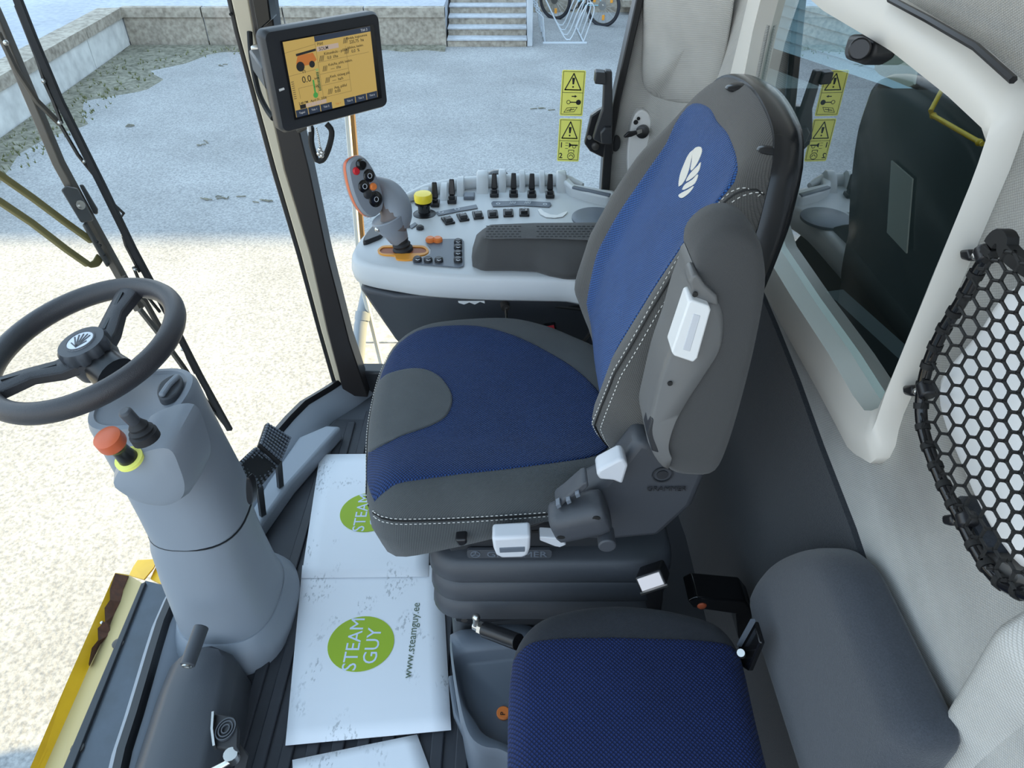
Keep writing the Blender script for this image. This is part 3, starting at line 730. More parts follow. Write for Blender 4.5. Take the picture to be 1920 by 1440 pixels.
# ---- steering column
t = root('steering_column', 'grey plastic steering column rising from the floor at the front', 'steering column', (-.6, .92, 0))
def oval(cx, cy, z, hx, hy, tilt=0, n=40, pw=2.6):
    out_ = []
    for k in range(n):
        a = 2 * math.pi * k / n; c, s = math.cos(a), math.sin(a)
        x = hx * math.copysign(abs(c) ** (2 / pw), c); y = hy * math.copysign(abs(s) ** (2 / pw), s)
        out_.append(V((cx + x, cy + y, z + x * tilt)))
    return out_
lv = [(-.602, .925, .075, .104, .118), (-.606, .925, .14, .100, .108), (-.608, .925, .22, .096, .100), (-.606, .925, .30, .092, .094), (-.598, .925, .345, .089, .090)]
MB().loft([oval(*l) for l in lv]).build('lower_column', M['midgrey'], t, bevel=.002)
lv = [(-.597, .925, .343, .0915, .0925), (-.600, .925, .40, .090, .091), (-.608, .925, .49, .086, .088), (-.616, .925, .57, .084, .086), (-.620, .925, .616, .083, .085), (-.622, .925, .628, .079, .081), (-.622, .925, .630, .070, .072), (-.624, .925, .626, .066, .068)]
MB().loft([oval(*l, tilt=.10) for l in lv]).build('upper_column', M['midgrey'], t)
lv = [(-.600, .925, .0, .122, .150), (-.600, .925, .035, .122, .150), (-.600, .925, .062, .112, .136), (-.602, .925, .080, .106, .120)]
MB().loft([oval(*l) for l in lv]).build('base_flange', M['midgrey'], t)
MB().loft([oval(-.599, .925, .3405, .0905, .0915), oval(-.598, .925, .3415, .0918, .0928), oval(-.598, .925, .3435, .0918, .0928)]).build('column_seam', M['dark'], t)
# open pocket in the column's top
pk = spline([(300, 716), (330, 700), (342, 712), (330, 738), (306, 748), (294, 738)], 28, True)
MB().prism([at(p.x, p.y, z=.645) for p in pk], (0, 0, -.02)).build('top_pocket', M['charcoal'], t, bevel=.003)
MB().bar([at(302, 742, z=.650), at(316, 722, z=.650), at(334, 704, z=.650)], .010, .008).build('pocket_lip', M['midgrey'], t, bevel=.003)
# switch pod on the near side
c0 = at(305, 868, y=.78)
lv = []
for k, (dy, sc_) in enumerate([(.05, 1.0), (.01, 1.0), (-.022, .96), (-.042, .84), (-.048, .6)]):
    px = spline([(222, 872), (250, 826), (300, 800), (345, 798), (366, 840), (376, 880), (366, 908), (330, 922), (282, 916), (244, 896)], 40, True)
    c2 = V((300, 862)); lv.append([at(c2.x + (p.x - c2.x) * sc_, c2.y + (p.y - c2.y) * sc_, y=.825) + V((0, dy, 0)) for p in px])
MB().loft(lv).build('switch_pod', M['midgrey'], t)
# ignition style lever
a, b, c = at(268, 812, y=.765), at(258, 797, y=.765), at(232, 770, y=.76)
ax = (b - a).normalized()
MB().lathe([(.020, -.012), (.020, 0), (.016, .002), (.018, .006), (.013, .010), (.014, .014), (.010, .020), (.007, .026)], a, ax, 20).build('lever_boot', M['rubber'], t)
MB().tube([b, b.lerp(c, .25), c.lerp(b, .1), c], [.0055, .009, .0095, .007], 14).build('lever_grip', M['charcoal'], t, bevel=.001)
# orange pull knob with yellow ring
a, b = at(242, 860, y=.775), at(202, 822, y=.76); ax = (b - a).normalized(); L = (b - a).length
MB().lathe([(.021, -.004), (.021, .002), (.014, .003)], a, ax, 24).build('ring_label', M['sticker'], t)
MB().lathe([(.015, 0), (.013, L * .25), (.012, L * .5), (.017, L * .68), (.019, L * .72), (.012, L * .74)], a, ax, 24).build('knob_stem', M['black'], t)
MB().lathe([(.0195, L * .73), (.0205, L * .80), (.0195, L * 1.05), (.014, L * 1.10), (.004, L * 1.11)], a, ax, 24).build('knob_cap', M['redor'], t)
# tilt pedal bar at the foot
a, b = at(378, 1175, y=.77), at(351, 1248, y=.70); ax = (b - a).normalized()
MB().tube([a, b], .0135, 18).build('foot_lever_grip', M['charcoal'], t, bevel=.002)
MB().lathe([(.009, 0), (.009, .003), (.005, .0032), (.005, .001)], b, ax, 14).build('lever_bolt', M['steel'], t)
# dark slot at the right of the waist
sl_ = spline([(462, 895), (470, 905), (474, 930), (470, 948), (462, 940), (460, 915)], 20, True)
MB().prism([at(p.x, p.y, y=.86) for p in sl_], (.006, .012, 0)).build('side_slot', M['black'], t, bevel=.002)
# ---- steering wheel
ta, tb_ = -.155, -.122; CW = V((-.700, .953, .716)); RW = .151
nW = V((math.sin(ta), math.sin(tb_) * math.cos(ta), math.cos(ta) * math.cos(tb_))).normalized()
t = root('steering_wheel', 'black grained steering wheel with two spokes on the column', 'steering wheel', CW - nW * .04)
e1 = (V((0, 1, 0)) - nW * nW.y).normalized(); e2 = nW.cross(e1)
ringp = lambda r_, h: [CW + nW * h + (e1 * math.cos(q) + e2 * math.sin(q)) * r_ for q in (2 * math.pi * k / 72 for k in range(73))]
loops = []
for k in range(72):
    q = 2 * math.pi * k / 72; rd = e1 * math.cos(q) + e2 * math.sin(q)
    loops.append([CW + rd * (RW + .0165 * math.cos(p)) + nW * (.0185 * math.sin(p)) for p in (2 * math.pi * j / 16 for j in range(16))])
loops.append(loops[0])
MB().loft(loops, False, False).build('rim', M['wheel'], t)
hub = CW - nW * .022
def spoke(px, py):
    e = onp(px, py, CW, nW); d = (e - CW).normalized(); e = CW + d * (RW - .004); sd_ = nW.cross(d)
    pts = [(hub + d * .018, .030, .013), (hub + d * .05, .023, .013), (hub.lerp(e, .6), .018, .012), (e - nW * .002, .026, .013)]
    ls = [[p + sd_ * w_ - nW * h * .6, p + sd_ * w_ * .9 + nW * h * .6, p + sd_ * w_ * .35 + nW * h, p - sd_ * w_ * .35 + nW * h, p - sd_ * w_ * .9 + nW * h * .6, p - sd_ * w_ - nW * h * .6] for p, w_, h in pts]
    sp = MB().loft(ls).build('spoke', M['wheel'], t, bevel=.002)
    MB().bar([hub + d * .05 + nW * .013, hub.lerp(e, .85) + nW * .013], .006, .003, nW).build('spoke_groove', M['black'], sp)
spoke(231, 560); spoke(4, 722)
MB().lathe([(.036, -.03), (.040, -.01), (.036, .006), (.026, .010)], hub, nW, 32).build('hub', M['wheel'], t)
kn = []
for h, r0 in ((.004, .036), (.010, .041), (.024, .041), (.030, .037), (.031, .026)):
    kn.append([hub + nW * h + (e1 * math.cos(q) + e2 * math.sin(q)) * (r0 - (.0045 if h < .03 and (k % 6) in (0, 1) else 0)) for k, q in ((k, 2 * math.pi * k / 60) for k in range(60))])
kb = MB().loft(kn).build('locking_knob', M['charcoal'], t, ang=50)
cp0 = hub + nW * .031
MB().lathe([(.024, 0), (.024, .0015)], cp0, nW, 32).build('emblem_disc', mat('silver_emblem', (.55, .57, .62), .35, .6), t)
FW = Fr(cp0, -e2 if (-e2).x > 0 else e2, e1)
mb = MB(); FW.ring(mb, .0215, .024, (0, 0), .0012, .0022)
for a_ in (-50, -25, 0, 25, 50):
    q = R(90 + a_); FW.line(mb, [(0, -.016), (.019 * math.cos(q) * .9, .019 * math.sin(q) * .8)], .0022, .0012, .0022)
FW.line(mb, [(-.013, -.004), (0, -.016), (.013, -.004)], .002, .0012, .0022)
mb.build('leaf_emblem', M['charcoal'], t)
MB().tube([CW - nW * .03, V((-.65, .928, .672))], [.030, .034], 20).build('shaft_cover', M['black'], t)

# ---- brake pedals
for i, (cx, cy, lab) in enumerate([((514, 822), .245, 'black studded brake pedal nearest the windscreen'), ((482, 872), .21, 'black studded brake pedal nearest the steering column')]):
    q = [[(500, 792), (547, 820), (527, 868), (486, 832)], [(478, 838), (524, 872), (470, 935), (446, 868)]][i]
    c4 = [at(*q[0], y=1.30), at(*q[1], y=1.30), at(*q[2], y=1.21), at(*q[3], y=1.21)] if i == 0 else [at(*q[0], y=1.21), at(*q[1], y=1.21), at(*q[2], y=1.11), at(*q[3], y=1.11)]
    F = Fr(c4[3], c4[1] - c4[0], c4[0] - c4[3]); nn = F.z
    t = root('brake_pedal', lab, 'pedal', sum(c4, V()) / 4)
    MB().prism(c4, nn * -.012).build('pad', M['rubber'], t, bevel=.003)
    mb = MB()
    for a in range(9):
        for b in range(8):
            u, v = (a + .6) / 9.2, (b + .6) / 8.2
            p = c4[3].lerp(c4[2], u).lerp(c4[0].lerp(c4[1], u), v)
            mb.lathe([(.0042, 0), (.0036, .004), (.0016, .0046)], p, nn, 6)
    mb.build('studs', M['tubgrey'], t)['kind'] = 'stuff'  # studs coloured lighter than the pad so the pedal looks lit
    b0 = sum(c4, V()) / 4 - nn * .012
    MB().bar([b0, b0 + V((.005, .0, -.05)), b0 + V((-.02, .02, -.18))], .014, .01).build('arm', M['dark'], t)
# near pedal with round tread
t = root('round_pedal', 'worn black rubber pedal with ring tread beside the near footrest', 'pedal', at(435, 1385, z=.12))
q = [(404, 1337), (440, 1343), (447, 1365), (446, 1398), (450, 1410), (402, 1400)]
pp = [at(a, b, z=.13 + .0003 * (a - 404)) for a, b in q]
MB().prism(pp, (0, 0, -.014)).build('pad', M['rubber'], t, bevel=.003)
Fp = Fr(at(424, 1368, z=.136), (1, 0, .2), (0, 1, 0)); mb = MB()
for r0 in (.006, .0115, .0165): Fp.ring(mb, r0, r0 + .002, (0, 0), -.002, .0035, sc=1.1)
mb.build('ring_tread', M['charcoal'], t)
MB().bar([at(401, 1338, z=.131), at(399, 1370, z=.131), at(403, 1402, z=.131)], .004, .016).build('metal_edge', M['steel'], t)
MB().bar([at(440, 1405, z=.11), at(455, 1420, z=.10), at(450, 1450, z=.08)], .02, .012).build('pedal_arm', M['rubber'], t)
MB().tube([at(436, 1424, z=.13), at(420, 1434, z=.13), at(385, 1452, z=.12)], .0055, 10).build('return_rod', M['steel'], t)
MB().lathe([(.012, 0), (.012, .02)], at(437, 1424, z=.12), (0, 0, 1), 14).build('rod_end', M['steel'], t)
# pale ribbed vent strip behind the column
t = root('ribbed_pad', 'small pale ribbed pad on the floor behind the column base', 'pad', at(514, 1094, z=.01))
for k in range(4): MB().bar([at(509 + 3.6 * k, 1090 + k * 1.2, z=.02), at(510 + 4.2 * k, 1102 + k * .8, z=.02)], .0025, .006).build('rib', M['steel'], t)

# ---- monitor
FM = Fr((-.434, 1.35, .925), (.717, .697, 0), (0, 0, 1))
MW, MH = .247, .178
t = root('display_unit', 'black framed touch display showing a yellow work screen on the front post', 'display', FM(MW / 2, 0, -.02))
def rr_loop(w_, h_, r_, z, cx=MW / 2, cy=MH / 2): return [FM(p.x, p.y, z) for p in rrect(w_, h_, r_, 6, (cx, cy))]
MB().loft([rr_loop(MW - .02, MH - .02, .015, -.040), rr_loop(MW, MH, .014, -.028), rr_loop(MW + .002, MH + .002, .014, -.008), rr_loop(MW - .006, MH - .006, .012, .0), rr_loop(MW - .040, MH - .038, .004, -.001)]).build('housing', M['dark'], t)
x0, x1, y0, y1 = .030, .232, .020, .158
MB().loft([[FM(*p, -.002) for p in ((x0, y0), (x1, y0), (x1, y1), (x0, y1))], [FM(*p, .0006) for p in ((x0, y0), (x1, y0), (x1, y1), (x0, y1))]]).build('bezel_glass', M['gloss'], t)
def em(name, col, k=.55): return mat(name, (.02, .02, .02), .25, emit=(col, k))
SY = em('screen_yellow', (.80, .56, .16)); SB = em('screen_blue_tab', (.035, .055, .10)); SK = em('screen_black', (.02, .02, .02)); SW = em('screen_pale', (.75, .60, .50)); SG = em('screen_green', (.10, .50, .10)); SDG = em('screen_dark_green', (.01, .13, .05)); SO = em('screen_orange', (.75, .25, .05)); SLG = em('screen_light_green', (.45, .6, .2)); SBL = em('screen_line', (.30, .22, .08)); SWT = em('screen_white_text', (.7, .75, .8))
x0, x1, y0, y1 = .034, .222, .024, .156
U = lambda u: x0 + (x1 - x0) * u; Vv = lambda v: y0 + (y1 - y0) * v
scr = FM.plate(MB(), [(U(0), Vv(0)), (U(1), Vv(0)), (U(1), Vv(1)), (U(0), Vv(1))], .0005, .0009).build('screen', SY, t)
def sq(name, u0, v0, u1, v1, m, h=.0013): return FM.plate(MB(), [(U(u0), Vv(v0)), (U(u1), Vv(v0)), (U(u1), Vv(v1)), (U(u0), Vv(v1))], .0009, h).build(name, m, scr)
sq('title_bar', .34, .93, 1, 1, SB)
for k in range(7):
    u0 = .0 + k * .143
    sq('tab', u0 + .004, .0 if k != 3 else .0, u0 + .138, .095, SB if k != 3 else SY)
    lab = ['Tagasi', 'Töö 1', 'Töö 2', 'Töö 3', 'Töö 4', 'Töö 5', 'Töö 6'][k]
    text('tab_lettering', lab, .0052, FM.m4(U(u0 + .07), Vv(.05), .0015), SWT if k != 3 else SO, scr, .0001)
def st(b, u, v, size, m=SK, al='LEFT'): return text('screen_lettering', b, size * 1.12, FM.m4(U(u), Vv(v), .0015), m, scr, .0001, al, bold=.00005)
sq('field', .35, .80, .60, .862, SW)
st('Põld', .36, .895, .0062); st('SOLM', .37, .828, .0072); st('Kütusekulu - põllul', .42, .755, .0060); st('0,0  l/ha', .45, .695, .0066)
st('Kulu/ha, põld, keskm.', .45, .60, .0056); st('----  l/ha', .47, .545, .0062); st('Kesk. tööaeg pld.', .45, .44, .0058); st('----  ha/h', .47, .385, .0062); st('Aeg, põllul', .48, .28, .0060); st('0:00', .48, .225, .0068)
st('Pindala, kogusumma', .70, .895, .0052); st('225,75  ha', .73, .84, .0070); st('Niiskus, keskm.', .70, .77, .0052); st('0,0  %', .74, .715, .0068); st('Töö 3', .88, .965, .0056, SWT)
st('0.0', .13, .475, .0145); st('km/h', .27, .46, .0045); st('19%', .25, .35, .0056); st('(7)', .15, .585, .0055); st('2:48 PM   April 01, 2026', .05, .175, .0055)
mb = MB()
for a, b in [((.0, .86), (.34, .90)), ((.0, .56), (.33, .58)), ((.34, .66), (.95, .66)), ((.34, .50), (.68, .50)), ((.34, .345), (.68, .345)), ((.34, .18), (.68, .18)), ((.34, .18), (.34, .93)), ((.68, .18), (.68, .80)), ((.08, .38), (.29, .38)), ((.08, .24), (.08, .38)), ((.29, .24), (.29, .38))]:
    FM.line(mb, [(U(a[0]), Vv(a[1])), (U(b[0]), Vv(b[1]))], .0005, .0009, .0012)
mb.build('grid_lines', SBL, scr)
for k in range(4): sq('map_cell', .13 + .06 * k, .105, .186 + .06 * k, .155, SW)
sq('map_band', .06, .10, .125, .155, SK)
FM.plate(MB(), [(U(.10), Vv(.70)), (U(.13), Vv(.80)), (U(.30), Vv(.80)), (U(.33), Vv(.70)), (U(.27), Vv(.655)), (U(.12), Vv(.655))], .0009, .0012).build('machine_picture', SO, scr)
mb = MB()
for u, r0 in ((.14, .0085), (.27, .006)): FM.plate(mb, [(U(u) + r0 * math.cos(k * .3927), Vv(.655) + r0 * math.sin(k * .3927)) for k in range(16)], .0011, .0014)
FM.line(mb, [(U(.12), Vv(.81)), (U(.33), Vv(.83))], .004, .0011, .0014); mb.build('wheel_picture', SK, scr)
mb = MB()
for k in range(13): FM.plate(mb, [(U(.30), Vv(.285 + .02 * k)), (U(.33), Vv(.285 + .02 * k)), (U(.33), Vv(.297 + .02 * k)), (U(.30), Vv(.297 + .02 * k))], .0009, .0012)
mb.build('level_bars', SDG, scr); sq('level_top', .30, .55, .33, .585, SLG)
mb = MB()
for k in range(9): FM.plate(mb, [(U(.01), Vv(.25 + .028 * k)), (U(.04), Vv(.25 + .028 * k)), (U(.04), Vv(.262 + .028 * k)), (U(.01), Vv(.262 + .028 * k))], .0009, .0012)
mb.build('level_bars', SBL, scr)
mb = MB(); FM.plate(mb, [(U(.255) + .0052 * math.cos(k * .3927), Vv(.24) + .0052 * math.sin(k * .3927)) for k in range(16)], .0011, .0015); FM.line(mb, [(U(.255), Vv(.24)), (U(.255), Vv(.44))], .0035, .0010, .0013); mb.build('thermometer', SG, scr)
mb = MB()
for u, v in ((.36, .70), (.38, .56), (.39, .40), (.40, .24), (.66, .87), (.66, .73)):
    for k in range(4): FM.line(mb, [(U(u) + .0025 * k, Vv(v) - .004), (U(u) + .0025 * k + .003, Vv(v) + .005)], .0008, .0009, .0013)
mb.build('hatch_icons', SK, scr)['kind'] = 'stuff'
MB().tube([FM(.010, .078, .0), FM(.020, .079, .0)], .0022, 10).build('indicator', M['white'], t)
# arm and cable behind the display
MB().bar([FM(.02, .09, -.04), V((-.50, 1.50, 1.02)), at(505, 120, y=1.68)], .03, .04).build('mount_arm', M['dark'], t, bevel=.004)
MB().box(at(482, 98, y=1.60), (.018, .02, .028)).build('cable_clip', M['steel'], t, bevel=.003)
cb = spline([at(468, 60, y=1.66), at(472, 110, y=1.63), at(484, 170, y=1.60), at(500, 205, y=1.58), at(512, 222, y=1.55)], 24)
MB().tube(cb, .006, 8).build('post_cable', M['cord'], t)
cb = spline([at(560, 244, y=1.55), at(582, 236, y=1.5), at(584, 268, y=1.5), at(592, 296, y=1.5), at(598, 302, y=1.5), at(608, 296, y=1.5), at(618, 272, y=1.5), at(622, 246, y=1.5), at(612, 232, y=1.5)], 40)
MB().tube(cb, .0062, 8).build('loop_cable', M['cord'], t)
MB().tube([at(580, 246, y=1.49), at(579, 234, y=1.49)], .0042, 8).build('connector', M['white'], t)
ch = MB(); cpts = resample([at(593, 240, y=1.48), at(597, 256, y=1.48), at(600, 276, y=1.48), at(602, 292, y=1.48)], 16, False)
for p in cpts: ch.ball(p, .0022, 4)
for q in ((600, 280), (604, 286), (598, 288), (603, 292)): ch.ball(at(*q, y=1.48), .005, 5)
ch.build('chain', M['steel'], t)

# ---- armrest console
CZ = .69
t = root('armrest_console', 'light grey control console curving along the right window', 'console', (-.03, 1.45, .5))
topo = [(662, 478), (672, 452), (690, 432), (716, 410), (742, 388), (768, 372), (830, 353), (900, 344), (1040, 340), (1100, 352), (1150, 356), (1158, 372), (1140, 410), (1140, 520), (1060, 521), (990, 520), (900, 518), (800, 512), (730, 502), (680, 492)]
tp = spline([at(a, b, z=CZ).to_2d() for a, b in topo], 90, True)
cc = sum(tp, V((0, 0))) / len(tp)
def cl(k, z): return [V((p.x + (cc.x - p.x) * k, p.y + (cc.y - p.y) * k, z)) for p in tp]
MB().loft([cl(.03, CZ - .058), cl(-.012, CZ - .050), cl(-.022, CZ - .030), cl(-.012, CZ - .009), cl(.004, CZ - .002), cl(.03, CZ), cl(.3, CZ + .001), cl(.97, CZ + .001)]).build('top_cover', M['lightgrey'], t, ang=60)
# dark housing below
lowp = [at(672, 540, z=.63), at(740, 556, z=.63), at(1100, 556, z=.63), at(1100, 420, z=.63), at(760, 420, z=.63), at(690, 470, z=.63)]
bot = [at(742, 642, z=.44), at(790, 660, z=.40), at(1130, 660, z=.36), at(1130, 560, z=.36), at(800, 560, z=.40), at(756, 590, z=.44)]
MB().loft([lowp, bot]).build('lower_housing', M['charcoal'], t, bevel=.012, seg=3)
MB().prism(pxl([(858, 562), (908, 562), (909, 569), (900, 566), (890, 571), (880, 567), (870, 571), (860, 568)], y=1.26), (0, .02, 0)).build('release_tab', M['white'], t)
MB().tube([at(945, 566, y=1.27), at(948, 578, y=1.25)], .009, 12).build('bolt', M['dsteel'], t)
MB().tube([at(949, 578, y=1.25), at(951, 605, y=1.25)], .003, 8).build('chain', M['steel'], t)
MB().tube([at(985, 560, y=1.3), at(1040, 566, y=1.28), at(1100, 572, y=1.28)], .006, 8).tube([at(1000, 566, y=1.3), at(1050, 574, y=1.28), at(1100, 580, y=1.28)], .005, 8).build('cable_harness', M['cord'], t)
# fins rising along the outer edge
def fin(px, py, wpx, hpx, dep=.055):
    a = at(px, py, z=CZ); ww = wpx / 1331 * 1.45
    hh = hpx / 1331 * 1.55
    prof = [(-.006, 0), (-.004, hh * .7), (.006, hh * .96), (.018, hh), (.034, hh * .85), (dep, hh * .25), (dep + .012, 0)]
    ls = [[V((a.x + s * ww * k2, a.y + .03 - y_, CZ + z_ - .004)) for y_, z_ in prof] for s, k2 in ((-1, .5), (-1, .38), (1, .38), (1, .5))]
    ls[0] = [V((p.x, p.y + 0, max(CZ - .004, p.z - .004))) for p in ls[0]]; ls[3] = [V((p.x, p.y, max(CZ - .004, p.z - .004))) for p in ls[3]]
    return MB().loft(ls).build('switch_fin', M['lightgrey'], t, ang=50)
for q in ((796, 374, 22, 24), (833, 368, 16, 26), (864, 360, 16, 30), (905, 355, 26, 38), (942, 352, 17, 38), (979, 352, 13, 36), (1016, 353, 12, 36), (1052, 353, 22, 36)): fin(*q)
rdg = [at(a, b, z=CZ) + V((0, -.004, .010)) for a, b in ((742, 392), (768, 376), (830, 357), (900, 348), (980, 344), (1050, 344), (1092, 354))]
MB().tube(spline(rdg, 40), [.006 + .010 * min(1, k / 8, (39 - k) / 4) for k in range(40)], 12).build('outer_ridge', M['lightgrey'], t)
# grab channel at the far right end
gp = [at(a, b, z=CZ + .025) for a, b in ((1056, 338), (1070, 350), (1100, 360), (1140, 368), (1154, 366), (1150, 358), (1110, 350), (1078, 344), (1066, 330))]
MB().prism(gp, (0, 0, -.035)).build('grab_edge', M['lightgrey'], t, bevel=.006, seg=3)
MB().prism([at(a, b, z=CZ + .0275) for a, b in ((1072, 350), (1100, 357), (1143, 366), (1146, 362), (1108, 354), (1076, 347))], (0, 0, -.006)).build('grab_slot', M['tubgrey'], t, bevel=.002)
# legend strips
def strip(name, q, m, z=CZ + .002, h=.0015, bv=.001, par=None): return MB().prism([at(a, b, z=z + h) for a, b in q], (0, 0, -h)).build(name, m, par or t, bevel=bv)
s1 = strip('legend_strip', [(817, 397), (893, 383), (896, 390), (860, 396), (822, 404)], M['tubgrey'])
s2 = strip('legend_strip', [(921, 380), (924, 377), (980, 376), (1032, 379), (1034, 384), (1030, 388), (980, 385), (924, 387)], M['tubgrey'])
for q in ((827, 398), (857, 392)): mb = MB(); Fr(at(*q, z=CZ + .0035), (1, 0, 0), (0, 1, 0)).ring(mb, .004, .006, (0, 0), 0, .0006); mb.build('legend', M['switchleg'], s1)
for q in ((934, 382), (1022, 383)): mb = MB(); Fr(at(*q, z=CZ + .0035), (1, 0, 0), (0, 1, 0)).ring(mb, .003, .005, (0, 0), 0, .0006); mb.build('legend', M['switchleg'], s2)
for q in ((962, 380), (990, 380)):
    mb = MB()
    for k in range(4): mb.bar([at(q[0] - 6 + 3 * k, q[1] + 2, z=CZ + .004), at(q[0] - 4 + 3 * k, q[1] - 2, z=CZ + .004)], .0014, .0008)
    mb.build('legend', M['switchleg'], s2)
# paddle switches between the fins
def paddle(px, py, tall=1):
    p = at(px, py + 12, z=CZ + .002)
    r0 = MB().box(p + V((0, 0, .004)), (.021, .026, .010)).build('paddle_switch', M['black'], t, bevel=.002)
    MB().box(p + V((0, -.002, .012)), (.015, .016, .010)).build('rocker', M['gloss'], r0, bevel=.002)
    a = p + V((0, .006, .014)); b = p + V((0, .012, .050 * tall))
    MB().loft([[a + V((x, y, 0)) for x, y in ((-.0075, -.004), (.0075, -.004), (.0075, .004), (-.0075, .004))], [b + V((x, y, 0)) for x, y in ((-.0055, -.003), (.0055, -.003), (.0055, .003), (-.0055, .003))]]).build('paddle', M['black'], r0, bevel=.002)
for q in ((816, 372), (848, 366), (927, 354), (963, 354), (997, 355), (1031, 356)): paddle(*q)
MB().box(at(880, 368, z=CZ + .004), (.026, .030, .010)).build('blank_switch', M['tubgrey'], t, bevel=.003)
# rocker switches
for i, (px, py, an) in enumerate(((840, 415, 22), (868, 409, 16), (896, 405, 10), (924, 403, 5), (953, 401, 2), (983, 400, 0))):
    p = at(px, py, z=CZ + .001); rot = Matrix.Rotation(R(an), 3, 'Z')
    r0 = MB().box(p + V((0, 0, .002)), (.023, .037, .006), rot).build('rocker_switch', M['black'], t, bevel=.002)
    MB().box(p + rot @ V((0, -.003, .006)), (.016, .022, .009), rot @ Matrix.Rotation(R(-9), 3, 'X')).build('rocker', M['gloss'] if i == 5 else M['dark'], r0, bevel=.002)
    Fq = Fr(p + rot @ V((0, .006, .0095)), rot @ V((1, 0, 0)), rot @ V((0, 1, .1))); mb = MB(); Fq.ring(mb, .002, .0032, (0, 0), 0, .0012, 10)
    if i in (1, 4): Fq.line(mb, [(-.004, .003), (-.004, -.003), (.004, -.003), (.004, .003)], .001, 0, .0012)
    mb.build('legend', M['switchleg'], r0)
# white crescent mark
cpz = [(1008, 393), (1013, 401), (1024, 407), (1040, 408), (1055, 406), (1062, 400), (1064, 396), (1056, 398), (1045, 403), (1032, 402), (1020, 397), (1014, 391)]
strip('crescent_mark', cpz, M['white'], bv=0)
# dark round cup edge by the seat back
dk = MB(); dk.lathe([(.055, 0), (.055, .006), (.045, .010)], at(1118, 412, z=CZ), (0, 0, 1), 36); dk.build('cup_rim', M['tubgrey'], t)
# small round buttons
for q, r0, m in (((788, 430), .0085, 'dark'), ((763, 426), .007, 'dark')):
    MB().lathe([(r0, 0), (r0, .006), (r0 * .6, .009)], at(*q, z=CZ), (0, 0, 1), 20).build('push_button', M[m], t)
strip('legend_strip', [(766, 424), (778, 416), (783, 420), (772, 428)], M['tubgrey'])
# yellow push knob
p = at(796, 402, z=CZ)
MB().lathe([(.026, 0), (.026, .002), (.018, .006)], p, (0, 0, 1), 28).build('knob_base', M['black'], t)
MB().lathe([(.014, 0), (.014, .025), (.020, .026), (.020, .030), (.015, .032)], p, (0, 0, 1), 24).build('knob_stem', M['gloss'], t)
MB().lathe([(.0195, .032), (.0205, .036), (.0205, .046), (.0185, .050), (.008, .051)], p, (0, 0, 1), 32).build('yellow_knob', M['yellowcap'], t)
# key panel
kp = strip('key_panel', [(797, 448), (866, 447), (870, 452), (870, 498), (862, 501), (775, 494), (773, 486), (790, 484), (806, 476), (808, 466), (800, 456)], M['tubgrey'], h=.002)
mb = MB()
for q in ((807, 452), (821, 452)): mb.lathe([(.010, 0), (.010, .006), (.007, .009)], at(*q, z=CZ + .004), (0, 0, 1), 20)
mb.build('orange_button', M['orange'], kp)
for q in ((783, 489), (803, 490), (823, 490), (859, 456), (859, 466), (859, 478), (859, 490)):
    b_ = MB().lathe([(.0088, 0), (.0088, .006), (.006, .009)], at(*q, z=CZ + .004), (0, 0, 1), 18).build('key_button', M['dark'], kp)
    mb = MB(); pq = at(q[0], q[1] - 2, z=CZ + .0135); Fr(pq, (1, 0, 0), (0, 1, 0)).line(MB(), [(0, 0), (.001, 0)], .001, 0, .001)
    mb.bar([pq + V((-.004, .002, 0)), pq + V((0, -.001, 0)), pq + V((.004, .002, 0))], .0014, .0008).build('key_legend', M['switchleg'], kp)
# orange gate of the joystick
go = [(p.x, p.y) for p in spline([(712, 464), (722, 460), (755, 460), (790, 460), (800, 464), (804, 471), (796, 477), (782, 480), (778, 485), (760, 487), (743, 485), (740, 479), (718, 477), (708, 471)], 60, True)]
gi = [(p.x, p.y) for p in spline([(716, 465), (724, 463), (755, 463), (788, 463), (797, 466), (799, 471), (792, 474), (755, 475), (720, 475), (712, 470)], 60, True)]
A_ = [at(a, b, z=CZ + .004) for a, b in go]; B_ = [at(a, b, z=CZ + .004) for a, b in gi]
k0 = min(range(60), key=lambda k: (B_[k] - A_[0]).length); B_ = B_[k0:] + B_[:k0]
gt = MB().loft([[p - V((0, 0, .004)) for p in A_], A_, B_, [p - V((0, 0, .004)) for p in B_]], False, False).build('lever_gate', M['slot'], t)
MB().prism([at(a, b, z=CZ + .0022) for a, b in gi], (0, 0, -.001)).build('gate_well', mat('burnt_orange_well', (.30, .07, .008), .5), gt)
# armrest pad
t2 = root('armrest_pad', 'dark grey padded armrest with a perforated top on the console', 'armrest', at(1000, 480, z=CZ))
def padloop(q, z): return [at(a, b, z=z) for a, b in q]
l0 = [(886, 500), (884, 480), (892, 452), (910, 438), (1000, 432), (1125, 428), (1125, 524), (1060, 524), (1030, 518), (1005, 510), (960, 508), (905, 508)]
l1 = [(887, 482), (886, 465), (894, 438), (912, 427), (1000, 423), (1125, 421), (1125, 512), (1060, 512), (1030, 505), (1005, 497), (960, 494), (908, 494)]
l2 = [(905, 448), (903, 440), (908, 428), (920, 421), (1000, 418), (1125, 417), (1125, 452), (1060, 449), (1030, 448), (1005, 448), (960, 448), (915, 449)]
sp = lambda q: [(p.x, p.y) for p in resample([V(k) for k in q], 72, True)]
c2_ = lambda q, k: [(a + (1005 - a) * k, b + (434 - b) * k) for a, b in q]
